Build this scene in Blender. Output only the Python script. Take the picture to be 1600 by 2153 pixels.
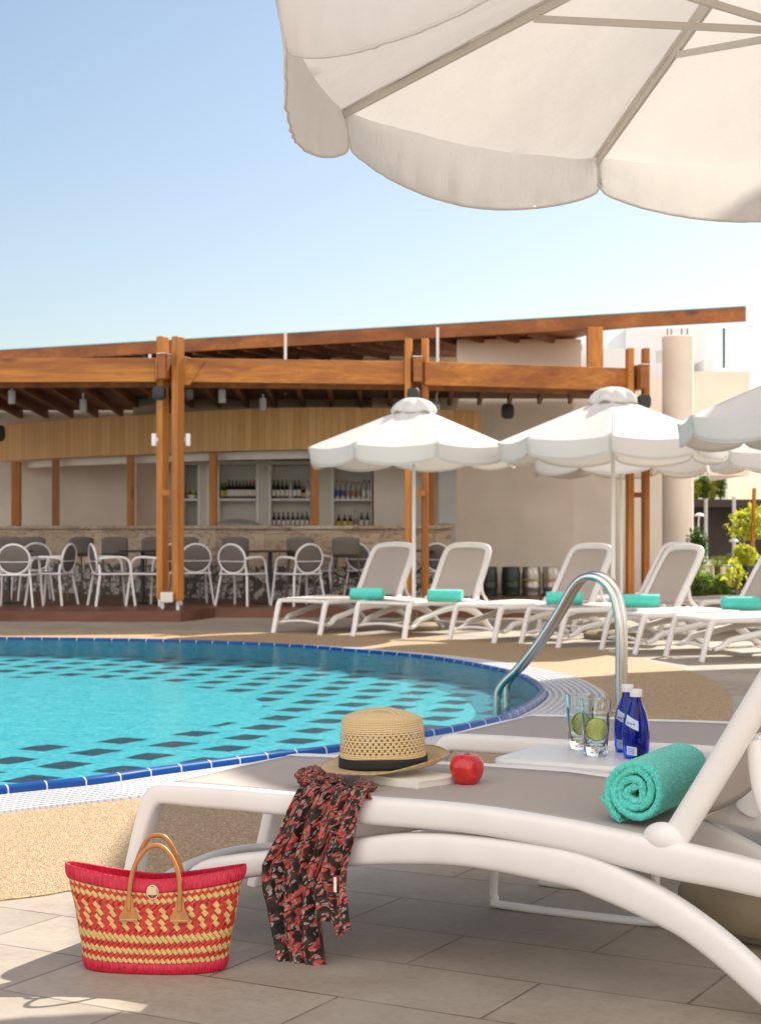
import bpy, math, random
from mathutils import Vector, Matrix, noise as mn
random.seed(7)
R=math.radians; PI=math.pi; sin=math.sin; cos=math.cos
scene=bpy.context.scene
for o in list(bpy.data.objects): bpy.data.objects.remove(o)
# ------------------------------------------------------------------ camera
F=3550.0; YH=1110.0; H=1.18
cam=bpy.data.objects.new('camera',bpy.data.cameras.new('camera')); scene.collection.objects.link(cam)
cam.location=(0,0,H); cam.rotation_euler=(R(90),0,0)
cd=cam.data; cd.sensor_fit='HORIZONTAL'; cd.sensor_width=36; cd.lens=36*F/1600
cd.shift_y=(YH-1076.5)/1600; cd.clip_end=2000; cd.clip_start=.05
cd.dof.use_dof=True; cd.dof.focus_distance=4.95; cd.dof.aperture_fstop=10.5
scene.camera=cam
# ------------------------------------------------------------------ sky and sun
AZ,EL=37,38
w=bpy.data.worlds.new('World'); scene.world=w; w.use_nodes=True
nt=w.node_tree; bg=nt.nodes['Background']
sky=nt.nodes.new('ShaderNodeTexSky'); sky.sky_type='NISHITA'; sky.sun_disc=False
sky.sun_elevation=R(EL); sky.sun_rotation=R(AZ); sky.air_density=1.05; sky.dust_density=1.1; sky.ozone_density=1.05
SKY=.062; CLOUD=(.91,.84,.79)  # CLOUD: colour of the added fill bank behind the camera
# added bright cloud bank behind the camera, fill light for the shaded faces
gt=nt.nodes.new('ShaderNodeTexCoord'); sx=nt.nodes.new('ShaderNodeSeparateXYZ'); nt.links.new(gt.outputs['Generated'],sx.inputs[0])
mr=nt.nodes.new('ShaderNodeMapRange'); mr.interpolation_type='SMOOTHSTEP'; nt.links.new(sx.outputs[1],mr.inputs[0])
for i,v in ((1,.05),(2,-.40),(3,0),(4,1)): mr.inputs[i].default_value=v
cn=nt.nodes.new('ShaderNodeTexNoise'); nt.links.new(gt.outputs['Generated'],cn.inputs['Vector']); cn.inputs['Scale'].default_value=2.6; cn.inputs['Detail'].default_value=7; cn.inputs['Roughness'].default_value=.6
cr=nt.nodes.new('ShaderNodeMapRange'); nt.links.new(cn.outputs['Fac'],cr.inputs[0])
for i,v in ((1,.30),(2,.48),(3,.25),(4,1)): cr.inputs[i].default_value=v
mu=nt.nodes.new('ShaderNodeMath'); mu.operation='MULTIPLY'; nt.links.new(mr.outputs[0],mu.inputs[0]); nt.links.new(cr.outputs[0],mu.inputs[1])
mx=nt.nodes.new('ShaderNodeMix'); mx.data_type='RGBA'; nt.links.new(mu.outputs[0],mx.inputs[0]); nt.links.new(sky.outputs[0],mx.inputs[6]); mx.inputs[7].default_value=(*[c/SKY for c in CLOUD],1)
nt.links.new(mx.outputs[2],bg.inputs[0]); bg.inputs[1].default_value=SKY
sl=bpy.data.lights.new('sun','SUN'); sl.energy=4.4; sl.angle=R(.5); sl.color=(1,.94,.85)
so=bpy.data.objects.new('sun',sl); scene.collection.objects.link(so)
S=Vector((cos(R(EL))*sin(R(AZ)),cos(R(EL))*cos(R(AZ)),sin(R(EL))))
so.rotation_euler=(-S).to_track_quat('-Z','Y').to_euler(); so.location=(8,12,14)
vs=scene.view_settings; vs.view_transform='Standard'; vs.look='None'; vs.exposure=1.05; vs.gamma=1; vs.use_curve_mapping=False
scene.render.engine='CYCLES'; cy=scene.cycles
cy.use_denoising=True; cy.max_bounces=10; cy.diffuse_bounces=4; cy.transmission_bounces=8; cy.transparent_max_bounces=12
cy.caustics_reflective=False; cy.sample_clamp_indirect=6
# ------------------------------------------------------------------ helpers
CAM=Vector((0,0,H))
def G(px,py,z=0.0):
    r=Vector(((px-800)/F,1,(YH-py)/F)); return CAM+r*((z-H)/r.z)
def W(px,py,Y): return Vector(((px-800)/F*Y,Y,H+(YH-py)/F*Y))
def X(px,Y): return (px-800)/F*Y
def Z(py,Y): return H+(YH-py)/F*Y
def fbm(p,o=3): return mn.fractal(Vector(p),1.0,2.0,o)
def smooth(a,b,x):
    t=max(0,min(1,(x-a)/(b-a))); return t*t*(3-2*t)
def lerp(pts,x):
    if x<=pts[0][0]: return pts[0][1]
    for (a,b),(c,d) in zip(pts,pts[1:]):
        if x<=c: return b+(d-b)*(x-a)/(c-a)
    return pts[-1][1]
def catmull(pts,n=8,closed=False):
    P=[Vector(p) for p in pts]; out=[]; L=len(P)
    rng=range(L if closed else L-1)
    for i in rng:
        if closed: a,b,c,d=P[(i-1)%L],P[i],P[(i+1)%L],P[(i+2)%L]
        else: a,b,c,d=P[max(i-1,0)],P[i],P[i+1],P[min(i+2,L-1)]
        for k in range(n):
            t=k/n; out.append(.5*((2*b)+(c-a)*t+(2*a-5*b+4*c-d)*t*t+(3*b-a-3*c+d)*t**3))
    if not closed: out.append(P[-1])
    return out
class M:
    def __init__(s): s.v=[];s.f=[];s.m=[];s.uv=[];s.mi=0
    def add(s,vs,fs,uvs=None):
        b=len(s.v); s.v+= [Vector(p) for p in vs]
        for k,f in enumerate(fs):
            s.f.append([b+i for i in f]); s.m.append(s.mi)
            s.uv.append([ (uvs[i] if uvs else (0,0)) for i in f])
        return s
    def box(s,x0,x1,y0,y1,z0,z1):
        v=[(x,y,z) for x in (x0,x1) for y in (y0,y1) for z in (z0,z1)]
        return s.add(v,[(0,1,3,2),(4,6,7,5),(0,4,5,1),(2,3,7,6),(0,2,6,4),(1,5,7,3)])
    def bar(s,p,q,wd,ht,up=(0,0,1)):
        p=Vector(p);q=Vector(q);t=(q-p).normalized();up=Vector(up)
        n=t.cross(up).normalized(); b=n.cross(t).normalized()
        v=[c+n*(sx*wd/2)+b*(sz*ht/2) for c in (p,q) for sx in (-1,1) for sz in (-1,1)]
        return s.add(v,[(0,1,3,2),(4,6,7,5),(0,4,5,1),(2,3,7,6),(0,2,6,4),(1,5,7,3)])
    def prism(s,poly,z0,z1):
        n=len(poly); v=[(p[0],p[1],z0) for p in poly]+[(p[0],p[1],z1) for p in poly]
        fs=[list(range(n))[::-1],list(range(n,2*n))]+[(i,(i+1)%n,n+(i+1)%n,n+i) for i in range(n)]
        return s.add(v,fs)
    def sweep(s,path,a,b,n=None,seg=12,p=1.0,closed=False,caps=True,uvl=False):
        """a: half size sideways (along n), b: half size in the other direction; lists or numbers"""
        P=[Vector(q) for q in path]; L=len(P); vs=[];uvs=[]
        prev=None; dist=0
        for i,q in enumerate(P):
            if closed: t=(P[(i+1)%L]-P[(i-1)%L]).normalized()
            else: t=(P[min(i+1,L-1)]-P[max(i-1,0)]).normalized()
            if i: dist+=(q-P[i-1]).length
            if n is not None: nn=Vector(n); nn=(nn-t*nn.dot(t)).normalized()
            else:
                if prev is None:
                    r=Vector((0,0,1)) if abs(t.z)<.9 else Vector((1,0,0)); nn=(r-t*r.dot(t)).normalized()
                else: nn=(prev-t*prev.dot(t)).normalized()
                prev=nn
            bb=t.cross(nn)
            A=a[i] if isinstance(a,(list,tuple)) else a; B=b[i] if isinstance(b,(list,tuple)) else b
            for k in range(seg):
                th=2*PI*k/seg; c,d=cos(th),sin(th)
                c=math.copysign(abs(c)**p,c); d=math.copysign(abs(d)**p,d)
                vs.append(q+nn*(A*c)+bb*(B*d)); uvs.append((k/seg,dist))
        fs=[]
        for i in range(L if closed else L-1):
            j=(i+1)%L
            for k in range(seg):
                l=(k+1)%seg; fs.append((i*seg+k,i*seg+l,j*seg+l,j*seg+k))
        if caps and not closed: fs+= [tuple(range(seg))[::-1],tuple((L-1)*seg+k for k in range(seg))]
        return s.add(vs,fs,uvs)
    def tube(s,path,r,seg=10,closed=False): return s.sweep(path,r,r,seg=seg,closed=closed)
    def lathe(s,prof,c=(0,0,0),seg=24,f=None,close=True):
        c=Vector(c); vs=[];uvs=[]
        for j,(r,z) in enumerate(prof):
            for k in range(seg):
                th=2*PI*k/seg; rr,zz=(r,z) if f is None else f(r,z,th)
                vs.append(c+Vector((rr*cos(th),rr*sin(th),zz))); uvs.append((k/seg,j/max(1,len(prof)-1)))
        fs=[(j*seg+k,j*seg+(k+1)%seg,(j+1)*seg+(k+1)%seg,(j+1)*seg+k) for j in range(len(prof)-1) for k in range(seg)]
        if close:
            if prof[0][0]>1e-5: fs.append(tuple(range(seg))[::-1])
            if prof[-1][0]>1e-5: fs.append(tuple((len(prof)-1)*seg+k for k in range(seg)))
        return s.add(vs,fs,uvs)
    def grid(s,fn,nu,nv,closeu=False):
        vs=[];uvs=[]
        for j in range(nv+1):
            for i in range(nu if closeu else nu+1):
                vs.append(Vector(fn(i/nu,j/nv))); uvs.append((i/nu,j/nv))
        c=nu if closeu else nu+1; fs=[]
        for j in range(nv):
            for i in range(nu):
                k=(i+1)%c if closeu else i+1
                fs.append((j*c+i,j*c+k,(j+1)*c+k,(j+1)*c+i))
        return s.add(vs,fs,uvs)
    def ball(s,c,rx,ry,rz,seg=16,rings=10):
        pr=[(sin(PI*j/rings),-cos(PI*j/rings)) for j in range(rings+1)]
        return s.add([(c[0]+rx*r*cos(2*PI*k/seg),c[1]+ry*r*sin(2*PI*k/seg),c[2]+rz*z) for r,z in pr for k in range(seg)],
          [(j*seg+k,j*seg+(k+1)%seg,(j+1)*seg+(k+1)%seg,(j+1)*seg+k) for j in range(rings) for k in range(seg)])
    def xf(s,mat):
        s.v=[mat@v for v in s.v]; return s
    def build(s,name,mat,parent=None,sm=True,solid=0,sub=0,bev=0,mw=None,**kw):
        me=bpy.data.meshes.new(name); me.from_pydata([tuple(v) for v in s.v],[],s.f)
        for x in (mat if isinstance(mat,(list,tuple)) else [mat]): me.materials.append(x)
        me.polygons.foreach_set('material_index',s.m)
        uvl=me.uv_layers.new(name='UVMap'); flat=[]
        for f in s.uv:
            for u in f: flat+= [u[0],u[1]]
        uvl.data.foreach_set('uv',flat)
        me.polygons.foreach_set('use_smooth',[bool(sm)]*len(me.polygons)); me.update()
        if sm:
            try: me.set_sharp_from_angle(angle=R(42))
            except Exception: pass
        o=bpy.data.objects.new(name,me); scene.collection.objects.link(o)
        if parent is not None: o.parent=parent
        else:   # origin at the foot of a top-level thing
            if mw is None and s.v:
                xs=[v.x for v in s.v];ys=[v.y for v in s.v];zs=[v.z for v in s.v]
                c=Vector(((min(xs)+max(xs))/2,(min(ys)+max(ys))/2,min(zs)))
                me.transform(Matrix.Translation(-c)); o.location=c
            elif mw is not None: o.matrix_world=mw
        if solid:
            m=o.modifiers.new('solid','SOLIDIFY'); m.thickness=solid; m.offset=0
        if bev:
            m=o.modifiers.new('bevel','BEVEL'); m.width=bev; m.segments=2; m.limit_method='ANGLE'
        if sub:
            m=o.modifiers.new('sub','SUBSURF'); m.levels=sub; m.render_levels=sub
        for k,v in kw.items(): o[k]=v
        return o
def tag(o,label=None,cat=None,group=None,kind=None):
    if label: o['label']=label
    if cat: o['category']=cat
    if group: o['group']=group
    if kind: o['kind']=kind
    return o
def thing(name,label,cat,loc=(0,0,0),rz=0,group=None,sc=None):
    o=bpy.data.objects.new(name,None); scene.collection.objects.link(o); o.location=loc; o.rotation_euler=(0,0,rz)
    if sc: o.scale=sc
    return tag(o,label,cat,group)
def dup(root,loc,rz,label,sc=None):
    def cp(o,par):
        c=o.copy(); scene.collection.objects.link(c)
        if par: c.parent=par
        for ch in list(o.children): cp(ch,c)
        return c
    r=cp(root,None); r.location=loc; r.rotation_euler=(0,0,rz)
    if sc: r.scale=sc
    r['label']=label; return r
# ------------------------------------------------------------------ materials
class N:
    def __init__(s,name):
        s.mat=bpy.data.materials.new(name); s.mat.use_nodes=True; s.t=s.mat.node_tree; s.b=s.t.nodes['Principled BSDF']; s.out=s.t.nodes['Material Output']
        s.tc=s.t.nodes.new('ShaderNodeTexCoord')
    def n(s,ty,**kw):
        x=s.t.nodes.new(ty)
        for k,v in kw.items():
            if k.startswith('i_'): 
                key=k[2:]; x.inputs[int(key) if key.isdigit() else key.replace('_',' ')].default_value=v
            else: setattr(x,k,v)
        return x
    def l(s,a,b): s.t.links.new(a,b)
    def math(s,op,a,b=None,c=None,clamp=False):
        x=s.n('ShaderNodeMath',operation=op,use_clamp=clamp)
        for i,q in enumerate((a,b,c)):
            if q is None: continue
            if isinstance(q,(int,float)): x.inputs[i].default_value=q
            else: s.l(q,x.inputs[i])
        return x.outputs[0]
    def map(s,src='Object',scale=(1,1,1),rot=(0,0,0),loc=(0,0,0)):
        m=s.n('ShaderNodeMapping'); s.l(s.tc.outputs[src] if isinstance(src,str) else src,m.inputs[0])
        m.inputs['Scale'].default_value=scale; m.inputs['Rotation'].default_value=rot; m.inputs['Location'].default_value=loc
        return m.outputs[0]
    def noise(s,vec,scale=5,det=3,rough=.5,dist=0):
        x=s.n('ShaderNodeTexNoise'); s.l(vec,x.inputs['Vector']); x.inputs['Scale'].default_value=scale; x.inputs['Detail'].default_value=det
        x.inputs['Roughness'].default_value=rough; x.inputs['Distortion'].default_value=dist; return x.outputs['Fac']
    def ramp(s,fac,stops,interp='LINEAR'):
        r=s.n('ShaderNodeValToRGB'); s.l(fac,r.inputs[0]); cr=r.color_ramp; cr.interpolation=interp
        while len(cr.elements)<len(stops): cr.elements.new(.5)
        for e,(p,c) in zip(cr.elements,stops): e.position=p; e.color=(*c,1) if len(c)==3 else c
        return r.outputs[0]
    def mix(s,fac,a,b,blend='MIX'):
        x=s.n('ShaderNodeMix',data_type='RGBA',blend_type=blend)
        for i,q in ((0,fac),(6,a),(7,b)):
            if isinstance(q,(int,float)): x.inputs[i].default_value=q
            elif isinstance(q,tuple): x.inputs[i].default_value=(*q,1) if len(q)==3 else q
            else: s.l(q,x.inputs[i])
        return x.outputs[2]
    def col(s,c):
        if isinstance(c,tuple): s.b.inputs['Base Color'].default_value=(*c,1)
        else: s.l(c,s.b.inputs['Base Color'])
    def bump(s,h,strength=.3,dist=.01):
        x=s.n('ShaderNodeBump'); x.inputs['Strength'].default_value=strength; x.inputs['Distance'].default_value=dist
        s.l(h,x.inputs['Height']); s.l(x.outputs[0],s.b.inputs['Normal']); return x
    def set(s,**kw):
        for k,v in kw.items(): s.b.inputs[k.replace('_',' ')].default_value=v
        return s
def plain(name,c,rough=.5,var=.06,sc=6,metal=0,bump=0,bsc=60,spec=None):
    n=N(name); v=n.noise(n.map(),sc,4)
    dark=tuple(x*(1-var) for x in c); lite=tuple(min(1,x*(1+var)) for x in c)
    n.col(n.ramp(v,[(.3,dark),(.7,lite)])); n.set(Roughness=rough,Metallic=metal)
    if spec is not None: n.b.inputs['Specular IOR Level'].default_value=spec
    if bump: n.bump(n.noise(n.map(),bsc,3),bump,.004)
    return n.mat
def wood(name,c1,c2,axis='x',sc=1.0,rough=.5,plank=0):
    n=N(name); s=[14*sc]*3; s['xyz'.index(axis)]=.9*sc
    g=n.noise(n.map(scale=tuple(s)),1.0,6,.65,1.2)
    big=n.noise(n.map(scale=tuple(x*.25 for x in s)),1.3,3)
    c=n.ramp(g,[(.28,c1),(.5,tuple((a+b)/2 for a,b in zip(c1,c2))),(.72,c2)])
    c=n.mix(n.ramp(big,[(.3,(0,0,0)),(.75,(1,1,1))]),c,tuple(x*.62 for x in c1),'MIX') if plank==0 else c
    kn=n.n('ShaderNodeTexVoronoi'); ks=[3.2*sc]*3; ks['xyz'.index(axis)]=1.2*sc
    n.l(n.map(scale=tuple(ks)),kn.inputs['Vector']); kn.inputs['Scale'].default_value=1
    c=n.mix(n.ramp(kn.outputs['Distance'],[(0,(1,1,1)),(.13,(.5,.5,.5)),(.2,(0,0,0))]),c,(.10,.035,.012))
    n.col(c); n.set(Roughness=rough); n.bump(g,.25,.006); return n.mat
MAT={}
MAT['white']=plain('white_plastic',(.80,.775,.755),.42,.035,7)
MAT['white_metal']=plain('white_lacquered_metal',(.78,.78,.77),.35,.02,3)
MAT['chair_white']=plain('chair_white_resin',(.80,.79,.80),.4,.02,5)
def sling(name,c):
    n=N(name); a=n.n('ShaderNodeTexWave',wave_type='BANDS',bands_direction='X'); n.l(n.map(scale=(1,1,1)),a.inputs[0]); a.inputs['Scale'].default_value=110
    b=n.n('ShaderNodeTexWave',wave_type='BANDS',bands_direction='Y'); n.l(n.map(),b.inputs[0]); b.inputs['Scale'].default_value=110
    m=n.math('MULTIPLY',a.outputs['Fac'],b.outputs['Fac']); v=n.noise(n.map(),3,4)
    n.col(n.mix(v,n.mix(m,tuple(x*.88 for x in c),c),tuple(x*.93 for x in c))); n.set(Roughness=.75); n.bump(m,.35,.001)
    tr=n.n('ShaderNodeBsdfTranslucent'); tr.inputs[0].default_value=(*c,1); ms=n.n('ShaderNodeMixShader'); ms.inputs[0].default_value=.25
    n.l(n.b.outputs[0],ms.inputs[1]); n.l(tr.outputs[0],ms.inputs[2]); n.l(ms.outputs[0],n.out.inputs[0]); return n.mat
MAT['sling']=sling('taupe_mesh_sling',(.60,.53,.48))
def fabric(name,c,tc,tf=.42):
    n=N(name); m=n.noise(n.map(),9,5,.6); f=n.noise(n.map(scale=(1,1,.35)),26,4,.6,.6)
    n.col(n.mix(m,c,tuple(x*.97 for x in c))); n.set(Roughness=.85); n.b.inputs['Specular IOR Level'].default_value=.1
    bp=n.bump(f,.35,.006)
    tr=n.n('ShaderNodeBsdfTranslucent'); tr.inputs[0].default_value=(*tc,1); n.l(bp.outputs[0],tr.inputs['Normal'])
    ms=n.n('ShaderNodeMixShader'); ms.inputs[0].default_value=tf
    n.l(n.b.outputs[0],ms.inputs[1]); n.l(tr.outputs[0],ms.inputs[2]); n.l(ms.outputs[0],n.out.inputs[0]); return n.mat
MAT['canopy']=fabric('cream_canopy_cloth',(.88,.87,.86),(.92,.89,.86),.45)
MAT['canopy_white']=fabric('white_canopy_cloth',(.86,.86,.85),(.82,.76,.70),.36)
MAT['alu']=plain('painted_aluminium',(.72,.68,.63),.4,.03,8)
MAT['steel']=plain('brushed_stainless_steel',(.62,.60,.56),.22,.03,30,metal=1)
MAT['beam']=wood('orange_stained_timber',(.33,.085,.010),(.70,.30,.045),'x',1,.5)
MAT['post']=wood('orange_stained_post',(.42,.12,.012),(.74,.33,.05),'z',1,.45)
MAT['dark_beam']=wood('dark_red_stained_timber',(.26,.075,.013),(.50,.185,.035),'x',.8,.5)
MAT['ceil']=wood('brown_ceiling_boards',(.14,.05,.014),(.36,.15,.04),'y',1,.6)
MAT['deck']=wood('brown_deck_boards',(.12,.045,.025),(.22,.085,.04),'x',.8,.45)
def planks():
    n=N('oak_cladding'); g=n.noise(n.map('UV',scale=(90,2.5,1)),1,5,.6,.5)
    br=n.n('ShaderNodeTexBrick'); n.l(n.map('UV',scale=(1,1,1)),br.inputs[0]); br.inputs['Scale'].default_value=1
    br.inputs['Brick Width'].default_value=.11; br.inputs['Row Height'].default_value=30; br.inputs['Mortar Size'].default_value=.0035; br.offset=0
    br.inputs['Color1'].default_value=(.66,.36,.11,1); br.inputs['Color2'].default_value=(.80,.50,.20,1); br.inputs['Mortar'].default_value=(.36,.18,.06,1)
    n.col(n.mix(n.ramp(g,[(.3,(0,0,0)),(.7,(.55,.55,.55))]),br.outputs[0],(.46,.23,.07))); n.set(Roughness=.5); return n.mat
MAT['planks']=planks()
MAT['stucco']=plain('beige_stucco',(.82,.74,.63),.9,.09,1.2,bump=.2,bsc=90)
MAT['stucco_light']=plain('pale_beige_stucco',(.85,.78,.68),.9,.08,1.2,bump=.2,bsc=90)
MAT['stucco_pink']=plain('rose_beige_stucco',(.80,.72,.63),.9,.08,1.2,bump=.2,bsc=90)
MAT['far_white']=plain('whitewashed_wall',(.74,.74,.74),.9,.03,.4)
MAT['black']=plain('black_plastic',(.018,.02,.02),.5,.1)
MAT['blacktop']=plain('black_table_top',(.03,.028,.027),.35,.1)
MAT['grey']=plain('grey_brown_resin',(.15,.13,.115),.55,.06,8)
MAT['grey_wall']=plain('grey_green_wall_paint',(.60,.58,.50),.85,.04,2)
MAT['shelf']=plain('grey_white_shelf_board',(.74,.72,.66),.6,.05,3)
MAT['fridge']=plain('pale_fridge_panel',(.55,.56,.55),.35,.03,2)
def stone():
    n=N('marble_slabs'); br=n.n('ShaderNodeTexBrick'); n.l(n.map('UV'),br.inputs[0]); br.inputs['Scale'].default_value=1
    br.inputs['Brick Width'].default_value=.42; br.inputs['Row Height'].default_value=.55; br.inputs['Mortar Size'].default_value=.003; br.offset=0
    br.inputs['Color1'].default_value=(.42,.33,.22,1); br.inputs['Color2'].default_value=(.64,.53,.39,1); br.inputs['Mortar'].default_value=(.2,.15,.1,1)
    v=n.noise(n.map('UV',scale=(1,2.4,1)),3.2,6,.7,2.2)
    c=n.mix(n.ramp(v,[(.38,(1,1,1)),(.5,(.2,.2,.2)),(.62,(0,0,0))]),br.outputs[0],(.32,.18,.11))
    n.col(c); n.set(Roughness=.35); return n.mat
MAT['marble']=stone()
def floral():
    n=N('floral_tile_band'); v=n.n('ShaderNodeTexVoronoi'); n.l(n.map('UV',scale=(1,1,1)),v.inputs[0]); v.inputs['Scale'].default_value=10
    f=n.noise(n.map('UV'),16,3,.6,3.0); m=n.math('MULTIPLY',n.math('LESS_THAN',v.outputs['Distance'],.55),n.math('GREATER_THAN',f,.5))
    n.col(n.mix(m,(.075,.06,.05),(.62,.58,.53))); n.set(Roughness=.6); return n.mat
MAT['floral']=floral()
def voro_mat(name,cols,scale,rough,bump,bd,big=None):
    n=N(name); v=n.n('ShaderNodeTexVoronoi'); n.l(n.map(),v.inputs[0]); v.inputs['Scale'].default_value=scale
    sp=n.n('ShaderNodeSeparateColor'); n.l(v.outputs['Color'],sp.inputs[0])
    c=n.ramp(sp.outputs[0],cols,'CONSTANT'); d=n.noise(n.map(),.9,4)
    c=n.mix(n.ramp(d,[(.35,(0,0,0)),(.7,(.35,.35,.35))]),c,big or (.3,.2,.1),'MIX'); n.col(c); n.set(Roughness=rough)
    b=n.math('ADD',v.outputs['Distance'],n.noise(n.map(),scale*1.7,3)); n.bump(b,bump,bd); return n.mat
MAT['gravel']=voro_mat('resin_bound_gravel',[(0,(.23,.145,.07)),(.25,(.36,.235,.115)),(.5,(.44,.29,.145)),(.75,(.53,.375,.21)),(.92,(.62,.50,.35))],185,.75,.55,.008,(.38,.26,.15))
def paving():
    n=N('sandstone_paving'); ang=math.atan2(.483,.8756)
    pos=n.n('ShaderNodeNewGeometry').outputs['Position']
    mp=n.n('ShaderNodeMapping',vector_type='POINT'); n.l(pos,mp.inputs[0]); mp.inputs['Rotation'].default_value=(0,0,ang); mp.inputs['Location'].default_value=(1.748+.79*8+.395,-3.666+.361*40,0)
    br=n.n('ShaderNodeTexBrick'); n.l(mp.outputs[0],br.inputs[0]); br.inputs['Scale'].default_value=1; br.offset=.5
    br.inputs['Brick Width'].default_value=.79; br.inputs['Row Height'].default_value=.361; br.inputs['Mortar Size'].default_value=.0045; br.inputs['Mortar Smooth'].default_value=.25
    br.inputs['Color1'].default_value=(.27,.225,.175,1); br.inputs['Color2'].default_value=(.41,.35,.28,1); br.inputs['Mortar'].default_value=(.075,.05,.032,1)
    st=n.noise(n.map(mp.outputs[0],scale=(3.2,5.5,1)),1.3,8,.72,.3); sp=n.noise(mp.outputs[0],34,5,.7)
    c=n.mix(n.ramp(st,[(.35,(0,0,0)),(.68,(.55,.55,.55))]),br.outputs[0],(.27,.215,.16)); c=n.mix(n.ramp(sp,[(.45,(0,0,0)),(.7,(.5,.5,.5))]),c,(.22,.175,.13)); cl=n.noise(mp.outputs[0],2.1,4,.6,.8); c=n.mix(n.ramp(cl,[(.4,(0,0,0)),(.68,(.4,.4,.4))]),c,(.44,.39,.32))
    n.col(c); n.set(Roughness=.62); h=n.math('ADD',n.math('MULTIPLY',br.outputs['Fac'],-1.2),n.math('MULTIPLY',sp,.3)); n.bump(h,.4,.004); return n.mat
MAT['paving']=paving()
def cobalt():
    n=N('cobalt_edge_tile'); sx=n.n('ShaderNodeSeparateXYZ'); n.l(n.tc.outputs['UV'],sx.inputs[0])
    fr=n.math('FRACT',n.math('DIVIDE',sx.outputs[0],.19)); g=n.math('LESS_THAN',fr,.04)
    v=n.noise(n.map(),5,3); n.col(n.mix(g,n.mix(v,(.002,.042,.21),(.004,.085,.33)),(.62,.66,.72))); n.set(Roughness=.25); n.b.inputs['Specular IOR Level'].default_value=.3; return n.mat
MAT['cobalt']=cobalt()
def grate():
    n=N('white_overflow_grating'); sx=n.n('ShaderNodeSeparateXYZ'); n.l(n.tc.outputs['UV'],sx.inputs[0])
    fr=n.math('FRACT',n.math('DIVIDE',sx.outputs[0],.03)); g=n.math('LESS_THAN',fr,.3)
    n.col(n.mix(g,(.60,.60,.61),(.42,.42,.43))); n.set(Roughness=.5); n.bump(n.math('MULTIPLY',g,-1),.6,.004); return n.mat
MAT['grate']=grate()
def floor_mat(name,pattern,base=(.018,.42,.52),base2=(.07,.62,.70),lite=True):
    n=N(name); ang=math.atan2(.483,.8756); pos=n.n('ShaderNodeNewGeometry').outputs['Position']
    mp=n.n('ShaderNodeMapping'); wob=n.n('ShaderNodeTexNoise'); n.l(pos,wob.inputs['Vector']); wob.inputs['Scale'].default_value=5; wa=n.n('ShaderNodeVectorMath',operation='MULTIPLY_ADD'); n.l(wob.outputs['Color'],wa.inputs[0]); wa.inputs[1].default_value=(.07,.07,0); n.l(pos,wa.inputs[2]); n.l(wa.outputs[0],mp.inputs[0]); mp.inputs['Rotation'].default_value=(0,0,ang); mp.inputs['Location'].default_value=(60,60,0)
    v=n.n('ShaderNodeTexVoronoi'); n.l(mp.outputs[0],v.inputs[0]); v.inputs['Scale'].default_value=38; sp=n.n('ShaderNodeSeparateColor'); n.l(v.outputs['Color'],sp.inputs[0])
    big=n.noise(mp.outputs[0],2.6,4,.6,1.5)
    c=n.mix(n.math('MULTIPLY',sp.outputs[0],.55),base,base2); shimmer=n.noise(mp.outputs[0],11,4,.62,2.5); c=n.mix(n.ramp(big,[(.4,(0,0,0)),(.7,(.45,.45,.45))]),c,(.09,.64,.70)); c=n.mix(n.ramp(shimmer,[(.46,(0,0,0)),(.56,(.7,.7,.7)),(.64,(.1,.1,.1))]),c,(.24,.78,.80))  # mosaic tone, plus pale veins painted in for light shimmering on the floor
    if not lite: c=n.mix(n.math('MULTIPLY',sp.outputs[0],.55),base,base2)
    if pattern:
        s=n.n('ShaderNodeSeparateXYZ'); n.l(mp.outputs[0],s.inputs[0])
        row=n.math('DIVIDE',s.outputs[1],.51); ri=n.math('FLOOR',row); rf=n.math('FRACT',row)
        par=n.math('MULTIPLY',n.math('MODULO',ri,2),.5)
        cf=n.math('FRACT',n.math('ADD',n.math('DIVIDE',s.outputs[0],.39),par))
        m=n.math('MULTIPLY',n.math('LESS_THAN',rf,.52),n.math('LESS_THAN',cf,.52))
        c=n.mix(m,c,n.mix(sp.outputs[1],(.002,.018,.05),(.008,.05,.09)))
    n.col(c); n.set(Roughness=.5); return n.mat
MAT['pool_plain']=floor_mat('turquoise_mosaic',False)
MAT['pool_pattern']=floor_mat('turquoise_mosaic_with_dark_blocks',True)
MAT['pool_edge_shade']=floor_mat('shaded_edge_mosaic',True,(.012,.27,.36),(.03,.36,.44),False)  # darker teal paints the shade along the pool wall into the floor
MAT['pool_wall']=plain('pool_wall_mosaic',(.02,.30,.42),.4,.15,20)
def water():
    n=N('pool_water'); mp=n.n('ShaderNodeNewGeometry').outputs['Position']
    a=n.noise(mp,6,3,.55,.4); b=n.noise(mp,17,2,.5,.2); h=n.math('ADD',a,n.math('MULTIPLY',b,.35))
    bp=n.n('ShaderNodeBump'); n.l(h,bp.inputs['Height']); bp.inputs['Strength'].default_value=.5; bp.inputs['Distance'].default_value=.02
    fr=n.n('ShaderNodeFresnel'); fr.inputs[0].default_value=1.33; n.l(bp.outputs[0],fr.inputs[1])
    tr=n.n('ShaderNodeBsdfTransparent'); tr.inputs[0].default_value=(.80,.97,.985,1)
    gl=n.n('ShaderNodeBsdfGlossy'); gl.inputs['Roughness'].default_value=.02; n.l(bp.outputs[0],gl.inputs['Normal'])
    ms=n.n('ShaderNodeMixShader'); n.l(n.math('MULTIPLY',fr.outputs[0],.46),ms.inputs[0]); n.l(tr.outputs[0],ms.inputs[1]); n.l(gl.outputs[0],ms.inputs[2]); n.l(ms.outputs[0],n.out.inputs[0]); return n.mat
MAT['water']=water()
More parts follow.
